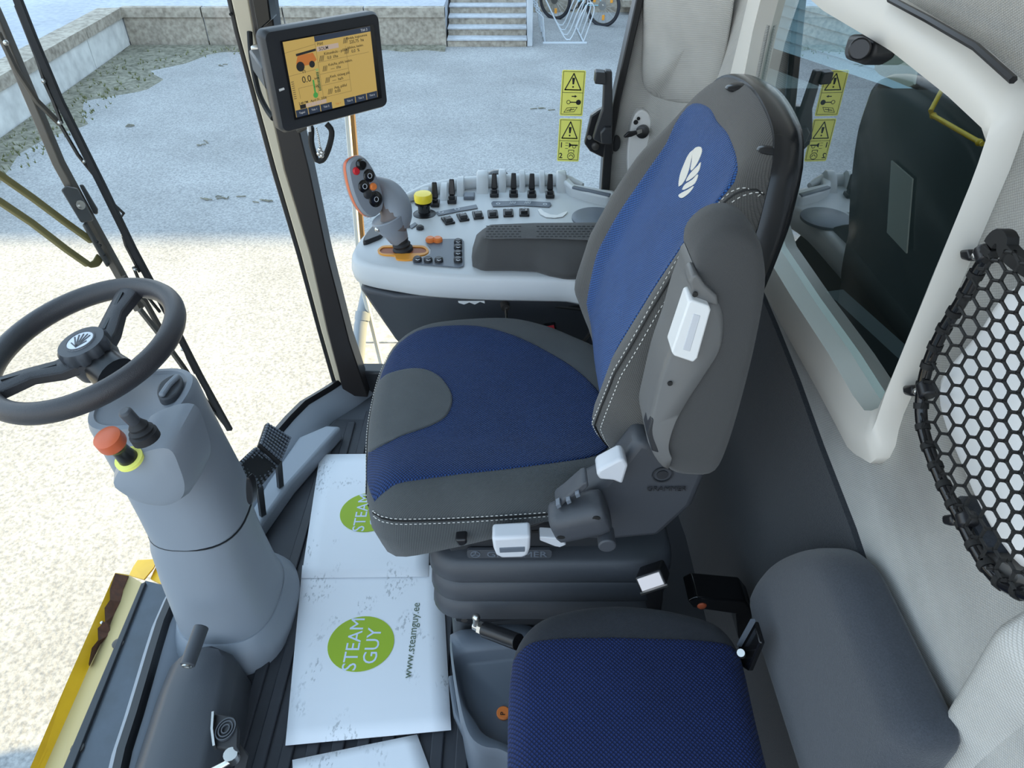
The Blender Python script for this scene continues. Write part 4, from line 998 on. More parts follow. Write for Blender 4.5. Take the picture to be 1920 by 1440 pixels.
MB().loft([padloop(sp(l0), CZ), padloop(sp([(a, b - 1.5) for a, b in l0]), CZ + .006), padloop(sp(l1), CZ + .022), padloop(sp([((a * .35 + c * .65), (b * .35 + d * .65)) for (a, b), (c, d) in zip(l1, l2)]), CZ + .050), padloop(sp(l2), CZ + .062), padloop(c2_(sp(l2), .06), CZ + .065), padloop(c2_(sp(l2), .9), CZ + .065)]).build('padding', M['padcloth'], t2, ang=80)
mb = MB()
for i in range(24):
    for j in range(5):
        px = 914 + 8.6 * i + (4.3 if j % 2 else 0); py = 424 + 4.8 * j
        if 978 < px < 1008: continue
        mb.box(at(px, py, z=CZ + .0655), (.0055, .0022, .0006))
mb.build('perforations', M['ink'], t2)['kind'] = 'stuff'

# ---- joystick (multi-function lever)
t = root('joystick_lever', 'grey joystick with an orange-edged oval button head rising from the console', 'joystick', at(755, 470, z=CZ))
s0 = at(756, 470, z=CZ)
MB().lathe([(.021, -.004), (.021, .006), (.017, .010), (.019, .015), (.015, .020), (.017, .026), (.014, .034), (.014, .05)], s0, (at(748, 440, y=s0.y) - s0), 20).build('boot', M['rubber'], t)
cA = at(738, 428, y=1.335)
axc = (at(728, 405, y=1.335) - at(748, 445, y=1.335)).normalized()
MB().lathe([(.014, -.034), (.020, -.026), (.024, -.010), (.034, .010), (.036, .026), (.034, .028), (.030, .026)], cA, axc, 30).build('collar', M['midgrey'], t)
fl = spline([(742, 392), (760, 388), (772, 402), (764, 418), (750, 424), (740, 415)], 30, True)
MB().prism([at(p.x, p.y, y=1.37) for p in fl], (0, .008, 0)).build('collar_wing', M['midgrey'], t, bevel=.003)
MB().ball(at(708, 430, y=1.31), .006, 6).build('collar_screw', M['steel'], t)
gpts = [at(741, 420, y=1.338), at(744, 400, y=1.345), at(738, 380, y=1.36), at(724, 362, y=1.375), at(700, 352, y=1.385)]
gs = spline(gpts, 18)
MB().tube(gs, [.028 + .004 * math.sin(k * .25) for k in range(18)], 20).build('grip', M['midgrey'], t)
MB().tube([p + V((-.004, -.006, -.004)) for p in gs[:9]], .0275, 20).build('grip_inlay', mat('soft_brown_grey_grip', (.15, .125, .12), .6), t)
hc = at(682, 350, y=1.325)
FH = Fr(hc, (.70, .70, .12), (-.27, .05, .96))
def ov(sx0, sy0, z): return [FH(p.x * sx0, p.y * sy0, z) for p in spline([(0, .058), (.018, .052), (.027, .030), (.030, .0), (.028, -.030), (.018, -.052), (0, -.060), (-.018, -.052), (-.028, -.030), (-.030, 0), (-.026, .030), (-.018, .052)], 48, True)]
MB().loft([ov(.7, .8, -.030), ov(.95, .97, -.018), ov(1.02, 1.01, -.008), ov(1.02, 1.01, .004), ov(.93, .96, .011), ov(.5, .6, .013)]).build('head', M['midgrey'], t)
MB().loft([ov(1.035, 1.02, -.009), ov(1.05, 1.035, -.004), ov(1.035, 1.02, .001)], False, False).build('orange_band', M['redor'], t)
def hb(u, v, r0, m, name='head_button', sc=(1, 1), h=.006): return MB().lathe([(r0, 0), (r0, h * .6), (r0 * .7, h)], FH(u, v, .010), FH.z, 20, sc).build(name, m, t)
hb(.004, .043, .0105, M['gloss'], h=.010); hb(-.010, .036, .0075, M['red']); hb(.012, .018, .0125, M['gloss']); hb(-.006, .004, .0125, M['gloss']); hb(-.004, -.012, .010, M['dark'])
hb(.012, -.004, .0075, M['orange'], h=.009); hb(.008, -.028, .0155, M['gloss'])
for u, v in ((.012, .018), (-.006, .004), (.008, -.028)):
    mb = MB(); FH.ring(mb, .004, .0052, (u, v), .0155, .0165, 12, 1); mb.build('head_legend', M['switchleg'], t)
# black clip behind the lever
bk = spline([(680, 452), (690, 432), (712, 412), (722, 420), (716, 438), (700, 446)], 24, True)
tag(MB().prism([at(p.x, p.y, z=.70) for p in bk], (0, 0, -.02)).build('holder_clip', M['black'], loc=at(700, 435, z=.69), bevel=.004), 'black curved holder clip on the console behind the joystick', 'clip')
# far gear lever knob
t = root('gear_lever', 'dark rounded gear lever knob standing behind the console switches', 'lever', at(935, 360, z=.66))
pk_ = at(933, 332, y=1.70)
MB().ball(pk_, .028, 10, (1.05, .8, .62)).build('lever_knob', M['shell'], t)
MB().tube([pk_, at(936, 362, y=1.70)], [.020, .012], 16).build('lever_neck', M['black'], t)
for k in range(4): MB().ball(pk_ + V((-.018 + .012 * k, -.016, .010)), .002, 4).build('shift_mark', M['switchleg'], t)

# ================================================================== DRIVER'S SEAT
t = root('driver_seat', 'blue and grey cloth driver seat with folded-up armrest and bellows base', 'seat', (.05, .97, .0))
SEAT = t
# cushion
CY = .978
def xf_cush(y): return 0
co = [(-.232, .80), (-.247, .90), (-.252, .98), (-.250, 1.08), (-.232, 1.165), (-.175, 1.212), (-.09, 1.232), (.0, 1.235), (.07, 1.21), (.14, 1.165), (.20, 1.12), (.26, 1.08), (.28, .98), (.26, .84), (.20, .765), (.10, .735), (-.02, .722), (-.12, .716), (-.19, .718), (-.222, .745)]
co = spline(co, 110, True)
def cex(p):
    yy = (p.y - CY); h = .012 * min(1, max(0, (abs(yy) - .12) / .08)) - .012 * math.exp(-((p.x - .08) / .13) ** 2 - (yy / .12) ** 2)
    h -= .018 * max(0, min(1, (-p.x - .15) / .1)) ** 2
    return h
loops, Wc, oc, cc_ = pillow(co, .135, .040, .006, .05, cex)
cmap = lambda p, h: V((p.x + (.012 if h < .02 else 0) * (1 if p.x < 0 else -1), p.y, .466 + h + max(0, min(.26, p.x + .20)) * .30 * max(0, 1 - h / .095) - .004))
pillow_mesh(MB(), loops, cmap).build('seat_cushion', M['greyseat'], t, ang=80)
bz = [(700, 928), (688, 866), (700, 800), (714, 700), (733, 654), (760, 638), (800, 628), (870, 624), (920, 629), (980, 645), (1045, 672), (1100, 710), (1138, 760), (1148, 810), (1138, 850), (1110, 868), (1050, 880), (950, 895), (860, 905), (780, 914), (730, 920)]
b2 = [at(a, b, z=.594).to_2d() for a, b in bz]; b2[1].x -= .004; b2[2].x -= .006; b2[3].x -= .004
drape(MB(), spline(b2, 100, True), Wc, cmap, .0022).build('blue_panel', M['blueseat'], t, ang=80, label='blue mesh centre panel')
gz = [(696, 832), (700, 790), (706, 740), (712, 706), (745, 697), (790, 699), (822, 712), (842, 735), (849, 757), (843, 780), (828, 797), (795, 812), (755, 824), (715, 838)]
g2 = [at(a, b, z=.594).to_2d() for a, b in gz]
g2[0].x -= .007; g2[1].x -= .010; g2[2].x -= .009; g2[3].x -= .006
drape(MB(), spline(g2, 72, True), Wc, cmap, .0040, sink=.001).build('front_insert', M['greyseat'], t, ang=80, label='grey half-oval front insert')
# seam and stitching round the near and front edges of the cushion
idx = [i for i, p in enumerate(oc) if (p.y < .80 and p.x < .2) or p.x < -.20]
order = sorted(idx, key=lambda i: (0 if oc[i].y < .74 else 1, -oc[i].x if oc[i].y < .74 else oc[i].y))
def crail(h, k):
    return [cmap(oc[i].lerp(cc_, -k), h) for i in order]
MB().tube(crail(.098, .002), .0016, 5).build('seam', M['ink'], t)
for hh in (.103, .091):
    sb = stitches(MB(), crail(hh, .0045)); sb.build('stitching', M['thread'], t)['kind'] = 'stuff'
# backrest: a curved padded body
BYC = .972
def xf(z):
    pts = [(.55, .178), (.62, .155), (.70, .150), (.80, .172), (.90, .213), (1.0, .258), (1.08, .285), (1.16, .312), (1.25, .345)]
    for (a, xa), (b, xb) in zip(pts, pts[1:]):
        if z <= b:
            q = max(0, (z - a) / (b - a)); return xa + (xb - xa) * q
    return .345
bo = [(-.150, .600), (-.205, .64), (-.232, .70), (-.240, .78), (-.236, .87), (-.222, .94), (-.200, 1.00), (-.182, 1.04), (-.160, 1.075), (-.110, 1.100), (0, 1.112), (.110, 1.100), (.160, 1.075), (.182, 1.04), (.200, 1.00), (.222, .94), (.236, .87), (.240, .78), (.232, .70), (.205, .64), (.150, .600), (0, .585)]
bo = spline(bo, 120, True)
def bex(p):
    side = min(1, max(0, (abs(p.x) - .10) / .085)); side = side * side * (3 - 2 * side)
    z = p.y; kz = min(1, max(0, (1.08 - z) / .12)) * min(1, max(0, (z - .60) / .1))
    return .030 * side * kz
BT = .105
def bth(z): return .082 - .050 * max(0, min(1, (z - .72) / .36))
loops, Wb, ob, cb_ = pillow(bo, BT - .02, .034, .004, .05, bex, centre=(0, .88))
bmap = lambda p, h: V((xf(p.y) + (bth(p.y) - (h if h > BT - .056 else h * bth(p.y) / .083)) if h <= BT - .056 else xf(p.y) + bth(p.y) - (bth(p.y) - .034 * .0) + (BT - .022 - h), BYC + p.x, p.y))
pillow_mesh(MB(), loops, bmap).build('backrest', M['greyback'], t, ang=80)
bb = [(0, .60), (-.075, .628), (-.122, .68), (-.142, .76), (-.146, .85), (-.138, .93), (-.134, .99), (-.152, 1.025), (-.138, 1.056), (-.060, 1.070), (.0, 1.069), (.060, 1.070), (.130, 1.054), (.142, 1.025), (.134, .99), (.138, .93), (.146, .85), (.142, .76), (.122, .68), (.075, .628)]
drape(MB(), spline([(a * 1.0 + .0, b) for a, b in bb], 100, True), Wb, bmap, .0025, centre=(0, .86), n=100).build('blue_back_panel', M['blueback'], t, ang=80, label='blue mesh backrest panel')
# printed leaf emblem near the top
lp = lambda u, v: bmap(V((u, v)), Wb(V((u, v))) + .0032)
lf = MB(); LC = V((-.002, 1.002)); LS = 1.0
shapes = [[(-.003, .045), (.008, .050), (.014, .040), (.010, .015), (.001, .0), (-.001, .02)],
          [(-.004, .044), (-.012, .032), (-.016, .010), (-.0165, -.012), (-.012, -.034), (-.005, -.020), (-.003, .0), (-.003, .02)],
          [(.001, -.006), (.012, .010), (.0165, .018), (.0165, .000), (.008, -.014), (-.002, -.022)],
          [(-.002, -.028), (.008, -.018), (.0165, -.006), (.015, -.024), (.006, -.034), (-.004, -.040)],
          [(-.004, -.046), (.006, -.038), (.0145, -.030), (.010, -.044), (.000, -.056), (-.008, -.052)]]
for s_ in shapes:
    ss = spline([V(p) for p in s_], 22, True)
    f = lambda p: V((LC.x + p.y * .50 - p.x * 1.80, LC.y + p.y * .50 + p.x * .70))
    lf.loft([[lp(*f(p)) + V((.002, 0, 0)) for p in ss], [lp(*f(p)) for p in ss]])
lf.build('leaf_print', M['logo'], t, smooth=False)['kind'] = 'stuff'
# seam and double stitching along both bolsters
for sgn in (-1,):
    pth = [(.176, .640), (.198, .69), (.206, .76), (.205, .84), (.196, .91), (.180, .975), (.163, 1.01), (.163, 1.035), (.172, 1.046), (.180, 1.042)]
    sp_ = spline([V((sgn * a, b)) for a, b in pth], 60)
    for kind, du, rr in (('seam', 0, .0014), ('stitching', -.006, 0), ('stitching', .007, 0)):
        P_ = [bmap(V((p.x + sgn * du, p.y)), Wb(V((p.x + sgn * du, p.y))) + .0006) for p in sp_]
        if kind == 'seam': MB().tube(P_, rr, 5).build('seam', M['ink'], t)
        else: stitches(MB(), P_).build('stitching', M['thread'], t)['kind'] = 'stuff'
# plastic back shell and headrest lugs
def shl(k, dx, cut=0): return [V((xf(.88 + (p.y - .88) * k) + bth(.88 + (p.y - .88) * k) + dx, BYC + p.x * k, .88 + (p.y - .88) * k)) for p in bo]
MB().loft([shl(1.004, -.012), shl(1.010, -.004), shl(1.008, .012), shl(.985, .026), shl(.90, .036), shl(.55, .042), shl(.05, .044)]).build('back_shell', M['shell'], t, ang=60)
for dy, s1_ in ((-.135, 1), (.04, 1)):
    MB().ball(V((xf(1.11) + .022, BYC + dy, 1.102 - .022 * (dy < 0))), .024, 8, (1.1, .8, .28)).build('headrest_cap', M['shell'], t)
# sticker on the back shell (mirrored in the rear window)
sk = Fr((xf(.95) + bth(.95) + .047, .965, .950), (0, 1, 0), (-.27, 0, -1)); 
stk = sk.plate(MB(), [(-.034, -.058), (.034, -.058), (.034, .058), (-.034, .058)], -.001, .001).build('back_label', mat('pale_label', (.88, .92, .84), .6), t)
sk.plate(MB(), [(-.004, -.05), (.004, -.05), (.004, .04), (-.004, .04)], .001, .002).build('label_slot', M['ink'], stk)

# recliner side cover and base pan
YN = .705
def side(name, q, y0, dep, m, bev=.004, par=None, seg=3, **kw):
    return MB().prism([at(a, b, y=y0) for a, b in q], (0, dep, 0)).build(name, m, par or t, bevel=bev, seg=seg, **kw)
cv = side('recliner_cover', [(1168, 862), (1196, 826), (1225, 832), (1262, 862), (1330, 880), (1300, 950), (1236, 1008), (1140, 1016), (1040, 1012), (1080, 930), (1130, 905)], YN - .005, .05, M['charcoal'], .012)
mb = MB(); Fc = Fr(at(1242, 890, y=YN - .006), (1, 0, 0), (0, 0, 1)); Fc.ring(mb, .0125, .0145, (0, 0), 0, .0015); Fc.ring(mb, .0, .008, (0, 0), 0, .001); mb.build('pivot_cap', M['dark'], t)
text('embossed_lettering', 'GRAMMER', .012, frame4(at(1250, 917, y=YN - .008), (1, 0, 0), (0, 0, 1)), M['dark'], t, .0006)
side('seat_pan', [(838, 1018), (1000, 985), (1034, 972), (1120, 1000), (1130, 1024), (880, 1030), (845, 1034)], YN + .028, .05, M['dark'], .002)
for a_, b_ in ((951, 1001), (1003, 998)): side('pan_slot', [(a_ - 6, b_ - 2), (a_ + 6, b_ - 3), (a_ + 6, b_ + 1), (a_ - 6, b_ + 2)], YN + .026, .004, M['ink'], 0)
side('wing_lever', [(1118, 890), (1122, 882), (1160, 862), (1170, 861), (1178, 874), (1167, 909), (1150, 902), (1124, 900)], YN - .028, .03, M['clip'], .004)
# adjuster housing: rounded box with two dark holes
F_ = Fr(at(1088, 968, y=YN - .04), (.93, 0, .36), (-.36, 0, .93))
bx = []
for u, k in ((-.040, .80), (-.036, .96), (-.026, 1), (.022, 1.06), (.034, 1.0), (.038, .85)):
    bx.append([F_(u, p.x * k, p.y * k) for p in rrect(.056, .05, .018, 5)])
MB().loft(bx).build('adjuster_housing', M['charcoal'], t, ang=50)
for u, v in ((-.031, -.004), (.026, .016)): MB().lathe([(.0055, 0), (.0055, .002)], F_(u, v, .0235), F_.z, 16, (1, .6)).build('housing_hole', M['ink'], t)
MB().tube([F_(.024, -.040, .0), F_(.024, -.040, .030)], .0125, 20).build('adjuster_knob', M['charcoal'], t, bevel=.002)
side('adjuster_clip', [(1040, 952), (1046, 944), (1062, 932), (1092, 906), (1102, 904), (1104, 914), (1090, 926), (1066, 938), (1050, 955)], YN - .04, .03, M['charcoal'], .003)
for q in ((1047, 950), (1066, 942), (1083, 930)): side('clip_latch', [(q[0] - 5, q[1] - 2), (q[0] + 3, q[1] - 6), (q[0] + 6, q[1] + 1), (q[0] - 2, q[1] + 5)], YN - .046, .012, M['tubgrey'], .001)
side('height_lever', [(1012, 1007), (1045, 1009), (1058, 1018), (1062, 1022), (1050, 1027), (1040, 1025), (1012, 1014)], YN - .012, .02, M['clip'], .002)
# white pull handle with grip recess
hd = side('pull_handle', [(922, 1010), (995, 1006), (994, 1030), (990, 1042), (980, 1047), (940, 1048), (930, 1042), (925, 1030)], YN - .030, .03, M['clip'], .005)
side('grip_recess', [(936, 1028), (984, 1026), (984, 1035), (937, 1037)], YN - .0312, .003, M['tubgrey'], .001, hd)
side('stop_button', [(853, 1013), (874, 1012), (876, 1020), (868, 1025), (858, 1024)], YN - .004, .02, M['black'], .003)
# suspension bellows
lv = []
def bloop(z, g, r_=.05): return [V((.065 + p.x, .975 + p.y, z)) for p in rrect(.40 + g, .50 + g, r_, 7)]
for i in range(3):
    z = .445 - .052 * i
    lv += [bloop(z, -.018), bloop(z - .006, -.004), bloop(z - .020, .006), bloop(z - .040, .010), bloop(z - .049, .0), bloop(z - .052, -.020)]
MB().loft(lv).build('bellows', M['charcoal'], t, ang=75)
MB().loft([[V((.065 + p.x, .975 + p.y, z)) for p in rrect(.36, .42, .03, 4)] for z in (.02, .30)]).build('seat_plinth', M['dark'], t)
F_ = Fr(at(955, 1038, y=.726), (1, 0, .0), (0, 0, 1))
em_ = F_.plate(MB(), [(p.x, p.y) for p in rrect(.135, .021, .006, 4)], -.004, .0008).build('maker_plate', M['charcoal'], t)
text('embossed_lettering', 'GRAMMER', .0185, F_.m4(.012, -.0005, .0012), M['tubgrey'], em_, .0008, sx_=1.12)
mb = MB(); F_.ring(mb, .0065, .0078, (-.054, 0), .0005, .002)
for q in (90, 210, 330): F_.line(mb, [(-.054, 0), (-.054 + .006 * math.cos(R(q)), .006 * math.sin(R(q)))], .0016, .0005, .002)
mb.build('maker_emblem', M['tubgrey'], em_)

# folded-up armrest
t2 = root('folded_armrest', 'dark padded armrest with silver release grip folded up on the near side of the seat', 'armrest', at(1330, 700, y=.66))
YA = .655
ap = spline([(1312, 470), (1345, 440), (1385, 431), (1420, 446), (1436, 480), (1438, 540), (1420, 640), (1390, 760), (1362, 850), (1338, 893), (1296, 898), (1262, 892), (1240, 872), (1228, 840), (1238, 806), (1268, 740), (1296, 670), (1314, 600), (1322, 540), (1305, 505)], 90, True)
al = [at(p.x, p.y, y=YA) for p in ap]; ac = sum(al, V()) / len(al)
def aring(k, dy): return [p.lerp(ac, k) + V((0, dy, 0)) for p in al]
al2 = lambda k, dy: [V((p.x, p.y, p.z)) for p in aring(k, dy)]
MB().loft([aring(.06, .074), aring(.0, .066), aring(-.01, .045), aring(.0, .014), aring(.03, .003), aring(.08, -.003), aring(.3, -.006), aring(.95, -.007)]).build('arm_padding', M['padcloth'], t2, ang=80)
spn = spline([(1300, 520), (1312, 514), (1330, 545), (1350, 566), (1358, 600), (1352, 650), (1322, 700), (1288, 752), (1262, 800), (1248, 850), (1256, 880), (1240, 876), (1222, 848), (1213, 815), (1222, 770), (1240, 700), (1262, 640), (1280, 580), (1294, 545)], 80, True)
s_ = [at(p.x, p.y, y=YA - .006) for p in spn]; sc0 = sum(s_, V()) / len(s_)
MB().loft([[p + V((0, .07, 0)) for p in s_], [p + V((0, .006, 0)) for p in s_], [p.lerp(sc0, .03) + V((0, -.002, 0)) for p in s_], [p.lerp(sc0, .14) + V((0, -.006, 0)) for p in s_]]).build('arm_spine', M['spine'], t2, ang=60)
side('end_cap', [(1297, 548), (1292, 530), (1298, 517), (1308, 515), (1322, 535), (1345, 556), (1348, 575), (1328, 570), (1304, 562)], YA - .014, .03, M['spine'], .004, t2)
hh = side('release_grip', [(1291, 566), (1298, 563), (1330, 574), (1333, 582), (1308, 672), (1300, 680), (1264, 668), (1259, 660)], YA - .024, .03, M['white'], .006, t2, label='silver-white release grip')
side('grip_groove', [(1300, 588), (1314, 592), (1294, 660), (1280, 656)], YA - .0245, .003, M['clip'], .001, hh)
side('grip_shadow_gap', [(1259, 662), (1302, 678), (1304, 684), (1258, 668)], YA - .010, .006, M['ink'], .001, t2)
MB().lathe([(.003, 0), (.003, .002)], at(1256, 718, y=YA - .013), (0, -1, 0), 12).build('screw_hole', M['ink'], t2)
MB().lathe([(.003, 0), (.003, .002)], at(1303, 551, y=YA - .016), (0, -1, 0), 12).build('screw_hole', M['ink'], t2)
side('hinge_cover', [(1213, 815), (1222, 785), (1232, 790), (1230, 812), (1236, 850), (1222, 846)], YA - .012, .03, M['dark'], .002, t2)

# belt buckle
t = root('belt_buckle', 'seat belt buckle with pale release face beside the bellows', 'buckle', at(1222, 1100, y=.66))
F_ = Fr(at(1220, 1090, y=.66), (.86, 0, .50), (-.25, .6, .75))
MB().loft([[F_(p.x, p.y, z) for p in rrect(.042, .026, .004, 3)] for z in (-.05, .0)]).build('buckle_body', M['black'], t, bevel=.002)
F_.plate(MB(), [(-.018, -.010), (.018, -.010), (.018, .010), (-.018, .010)], 0, .002).build('release_face', mat('pink_white_face', (.75, .66, .64), .4), t, bevel=.001)
MB().bar([F_(-.022, -.013, .001), F_(.022, -.013, .001)], .003, .004).build('face_edge', M['steel'], t)
MB().bar([F_(0, 0, -.05), at(1225, 1150, y=.72), at(1240, 1180, y=.74)], .03, .004).build('buckle_strap', M['black'], t)
# red far buckle
t = root('far_belt_buckle', 'black seat belt buckle with red release button behind the cushion', 'buckle', at(1030, 625, y=1.26))
F_ = Fr(at(1032, 628, y=1.26), (1, 0, .2), (-.2, .5, 1))
MB().loft([[F_(p.x, p.y, z) for p in rrect(.028, .045, .004, 3)] for z in (-.03, .0)]).build('buckle_body', M['black'], t, bevel=.003)
F_.plate(MB(), [(-.011, .006), (.011, .006), (.011, .020), (-.011, .020)], 0, .002).build('release_button', M['red'], t)
MB().tube([at(1108, 622, y=1.30), at(1082, 655, y=1.28), at(1078, 668, y=1.26)], .004, 8).tube([F_(0, -.02, -.01), at(1060, 660, y=1.25), at(1060, 700, y=1.25)], .008, 8).build('buckle_stalk', M['dsteel'], t)

# ================================================================== BUDDY SEAT AND TUB
t = root('passenger_chair', 'blue mesh passenger seat in the lower right with its dark backrest against the wall', 'seat', (.17, .4, .3))
bz = .455
bpx = [(950, 1600), (951, 1440), (952, 1340), (955, 1270), (962, 1215), (985, 1172), (1020, 1145), (1080, 1128), (1150, 1121), (1230, 1126), (1300, 1140), (1350, 1158), (1385, 1195), (1403, 1245), (1425, 1340), (1452, 1450), (1490, 1600), (1300, 1700), (1100, 1700)]
bo2 = spline([at(a, b, z=bz).to_2d() for a, b in bpx], 110, True)
loops, Wu, ou, cu = pillow(bo2, .085, .032, .008, .05)
umap = lambda p, h: V((p.x, p.y, bz - .085 + h))
pillow_mesh(MB(), loops, umap).build('buddy_cushion', M['greybuddy'], t, ang=80)
bl = [(952, 1590), (951, 1440), (952, 1340), (955, 1270), (962, 1222), (990, 1206), (1050, 1201), (1150, 1200), (1300, 1204), (1380, 1210), (1396, 1218), (1404, 1260), (1425, 1350), (1450, 1450), (1482, 1580), (1300, 1680), (1100, 1680)]
pb = resample([at(a, b, z=bz).to_2d() for a, b in bl], 100, True); pc_ = sum(pb, V((0, 0))) / 100
drape(MB(), [p for p in pb], Wu, umap, .0022, n=110).build('blue_cover', M['bluebuddy'], t, ang=80, label='blue mesh cover')
MB().box((.17, .38, .33), (.30, .40, .08)).build('seat_board', M['black'], t, bevel=.01)
# its backrest against the rear wall
kx = .385
bk = [(1412, 1125), (1420, 1090), (1450, 1052), (1500, 1030), (1545, 1032), (1580, 1062), (1605, 1110), (1650, 1210), (1700, 1320), (1728, 1392), (1690, 1460), (1640, 1600), (1560, 1600), (1505, 1440), (1460, 1300), (1425, 1190)]
bo3 = spline([V(((at(a, b, x=kx)).y, at(a, b, x=kx).z)) for a, b in bk], 110, True)
loops, Wp, op, cp_ = pillow(bo3, .055, .030, .006, .05)
pmap = lambda p, h: V((.427 - h, p.x, p.y))
pillow_mesh(MB(), loops, pmap).build('back_padding', M['wallpad'], t, ang=80)
br = t
MB().prism([at(a, b, x=.335) for a, b in ((1384, 1212), (1412, 1165), (1424, 1205), (1402, 1258), (1390, 1250))], (.008, 0, 0)).build('hinge_plate', M['gloss'], br, bevel=.002)
MB().bar([at(1386, 1210, x=.33), at(1412, 1163, x=.33)], .006, .004).build('plate_edge', M['tubgrey'], br)
MB().tube([at(1389, 1224, x=.32), at(1392, 1228, x=.335)], .0055, 12).build('pivot_bolt', M['steel'], br)
MB().prism([at(a, b, y=.70) for a, b in ((1290, 1128), (1306, 1120), (1330, 1122), (1398, 1128), (1412, 1145), (1405, 1200), (1385, 1200), (1380, 1152), (1300, 1140))], (0, .05, 0)).build('anchor_plate', M['gloss'], br, bevel=.003)
MB().ball(at(1316, 1136, y=.70), .008, 6, (1, .5, 1)).build('anchor_bolt', M['redor'], br)

# tub under the buddy seat
t = root('storage_tub', 'grey moulded storage tub with a tray recess under the buddy seat', 'tub', at(900, 1280, z=.0))
TZ = .215
tpx = [(843, 1194), (850, 1183), (880, 1176), (1000, 1172), (1060, 1260), (1060, 1440), (1000, 1440), (940, 1410), (902, 1402), (878, 1380), (862, 1330), (850, 1260)]
tl = spline([at(a, b, z=TZ).to_2d() for a, b in tpx], 90, True); tc_ = sum(tl, V((0, 0))) / 90
def tr(k, z): return [V((p.x + (tc_.x - p.x) * k, p.y + (tc_.y - p.y) * k, z)) for p in tl]
ipx = [(853, 1240), (860, 1222), (890, 1216), (1000, 1212), (1040, 1262), (1040, 1420), (1000, 1420), (950, 1394), (910, 1376), (890, 1350), (870, 1318), (858, 1275)]
il = spline([at(a, b, z=TZ).to_2d() for a, b in ipx], 90, True)
k0 = min(range(90), key=lambda k: (il[k] - tl[0]).length); il = il[k0:] + il[:k0]
ic = sum(il, V((0, 0))) / 90
def ir(k, z): return [V((p.x + (ic.x - p.x) * k, p.y + (ic.y - p.y) * k, z)) for p in il]
MB().loft([tr(.06, .01), tr(-.01, TZ - .03), tr(.0, TZ - .008), tr(.03, TZ), ir(-.02, TZ - .001), ir(.03, TZ - .010), ir(.08, TZ - .030), ir(.14, TZ - .036), ir(.9, TZ - .036)]).build('tub_body', M['tubgrey'], t, ang=70)
MB().lathe([(.012, 0), (.012, .003), (.010, .005)], at(944, 1338, z=TZ - .035), (0, 0, 1), 24).build('parking_button', M['orange'], t)
text('button_lettering', 'P', .012, frame4(at(943, 1338, z=TZ - .0292), (0, 1, 0), (-1, 0, 0)), M['ink'], t, .0003)
MB().bar(pxl([(846, 1270), (856, 1340), (880, 1392), (905, 1425), (925, 1460)], z=.03), .012, .02).build('tub_rim', M['tubgrey'], t, bevel=.004)
# black base frame plate with bolt
t = root('base_frame', 'black steel seat base frame with a bolt above the storage tub', 'frame', at(900, 1150, z=.2))
MB().prism([at(a, b, y=.755) for a, b in ((846, 1132), (1000, 1118), (1000, 1160), (880, 1172), (852, 1166))], (0, .03, 0)).build('frame_plate', M['black'], t, bevel=.004)
MB().lathe([(.006, 0), (.006, .004)], at(871, 1160, y=.752), (0, -1, 0), 12).build('frame_bolt', M['dsteel'], t)
# tubular lever with steel end
t = root('adjust_lever', 'black tubular lever with a zinc bolt end beside the buddy seat', 'lever', at(920, 1190, z=.33))
MB().tube([at(972, 1204, z=.36), at(935, 1190, z=.34), at(908, 1180, z=.33)], .0135, 16).build('lever_tube', M['black'], t, bevel=.001)
MB().tube([at(910, 1181, z=.33), at(899, 1176, z=.328)], .011, 6).build('hex_nut', M['steel'], t, ang=20)
MB().tube([at(899, 1176, z=.328), at(890, 1172, z=.326)], .008, 14).tube([at(892, 1172, z=.333), at(893, 1158, z=.35)], .005, 12).build('bolt_end', M['steel'], t)
MB().ball(at(893, 1158, z=.35), .007, 6).build('bolt_head', M['steel'], t)

# ================================================================== WINDOW FITTINGS
t = root('window_catch', 'black window catch lever on the rear edge of the right window', 'catch', at(1130, 230, y=1.70))
yk = 1.70
def hs_(name, q, y0, dep, m, bev=.003): return MB().prism([at(a, b, y=y0) for a, b in q], (0, dep, 0)).build(name, m, t, bevel=bev)
hs_('lever_arm', [(1135, 133), (1148, 134), (1149, 205), (1148, 250), (1147, 272), (1128, 270), (1112, 262), (1118, 240), (1130, 205), (1132, 160)], yk - .04, .022, M['dark'])
hs_('lever_tip', [(1117, 135), (1136, 137), (1137, 160), (1115, 158)], yk - .05, .03, M['dark'])
hs_('catch_bracket', [(1108, 218), (1122, 208), (1136, 200), (1150, 200), (1150, 290), (1130, 296), (1106, 284), (1096, 270)], yk, .02, M['black'])
hs_('catch_block', [(1126, 250), (1134, 240), (1148, 240), (1147, 272), (1128, 270)], yk - .055, .02, M['dark'])
MB().lathe([(.009, 0), (.009, .008), (.005, .010)], at(1116, 273, y=yk - .002), (0, -1, 0), 16).build('catch_screw', M['dsteel'], t)
MB().lathe([(.005, 0), (.005, .004)], at(1105, 257, y=yk - .002), (0, -1, 0), 16).build('catch_screw', M['steel'], t)
tag(MB().lathe([(.016, 0), (.016, .006), (.010, .008)], at(1155, 268, y=1.715), (-.2, -1, 0), 18, (.7, 1.2)).build('seal_plug', M['rubber'], loc=at(1155, 268, y=1.71)), 'black rubber plug where the catch meets the door seal', 'plug')
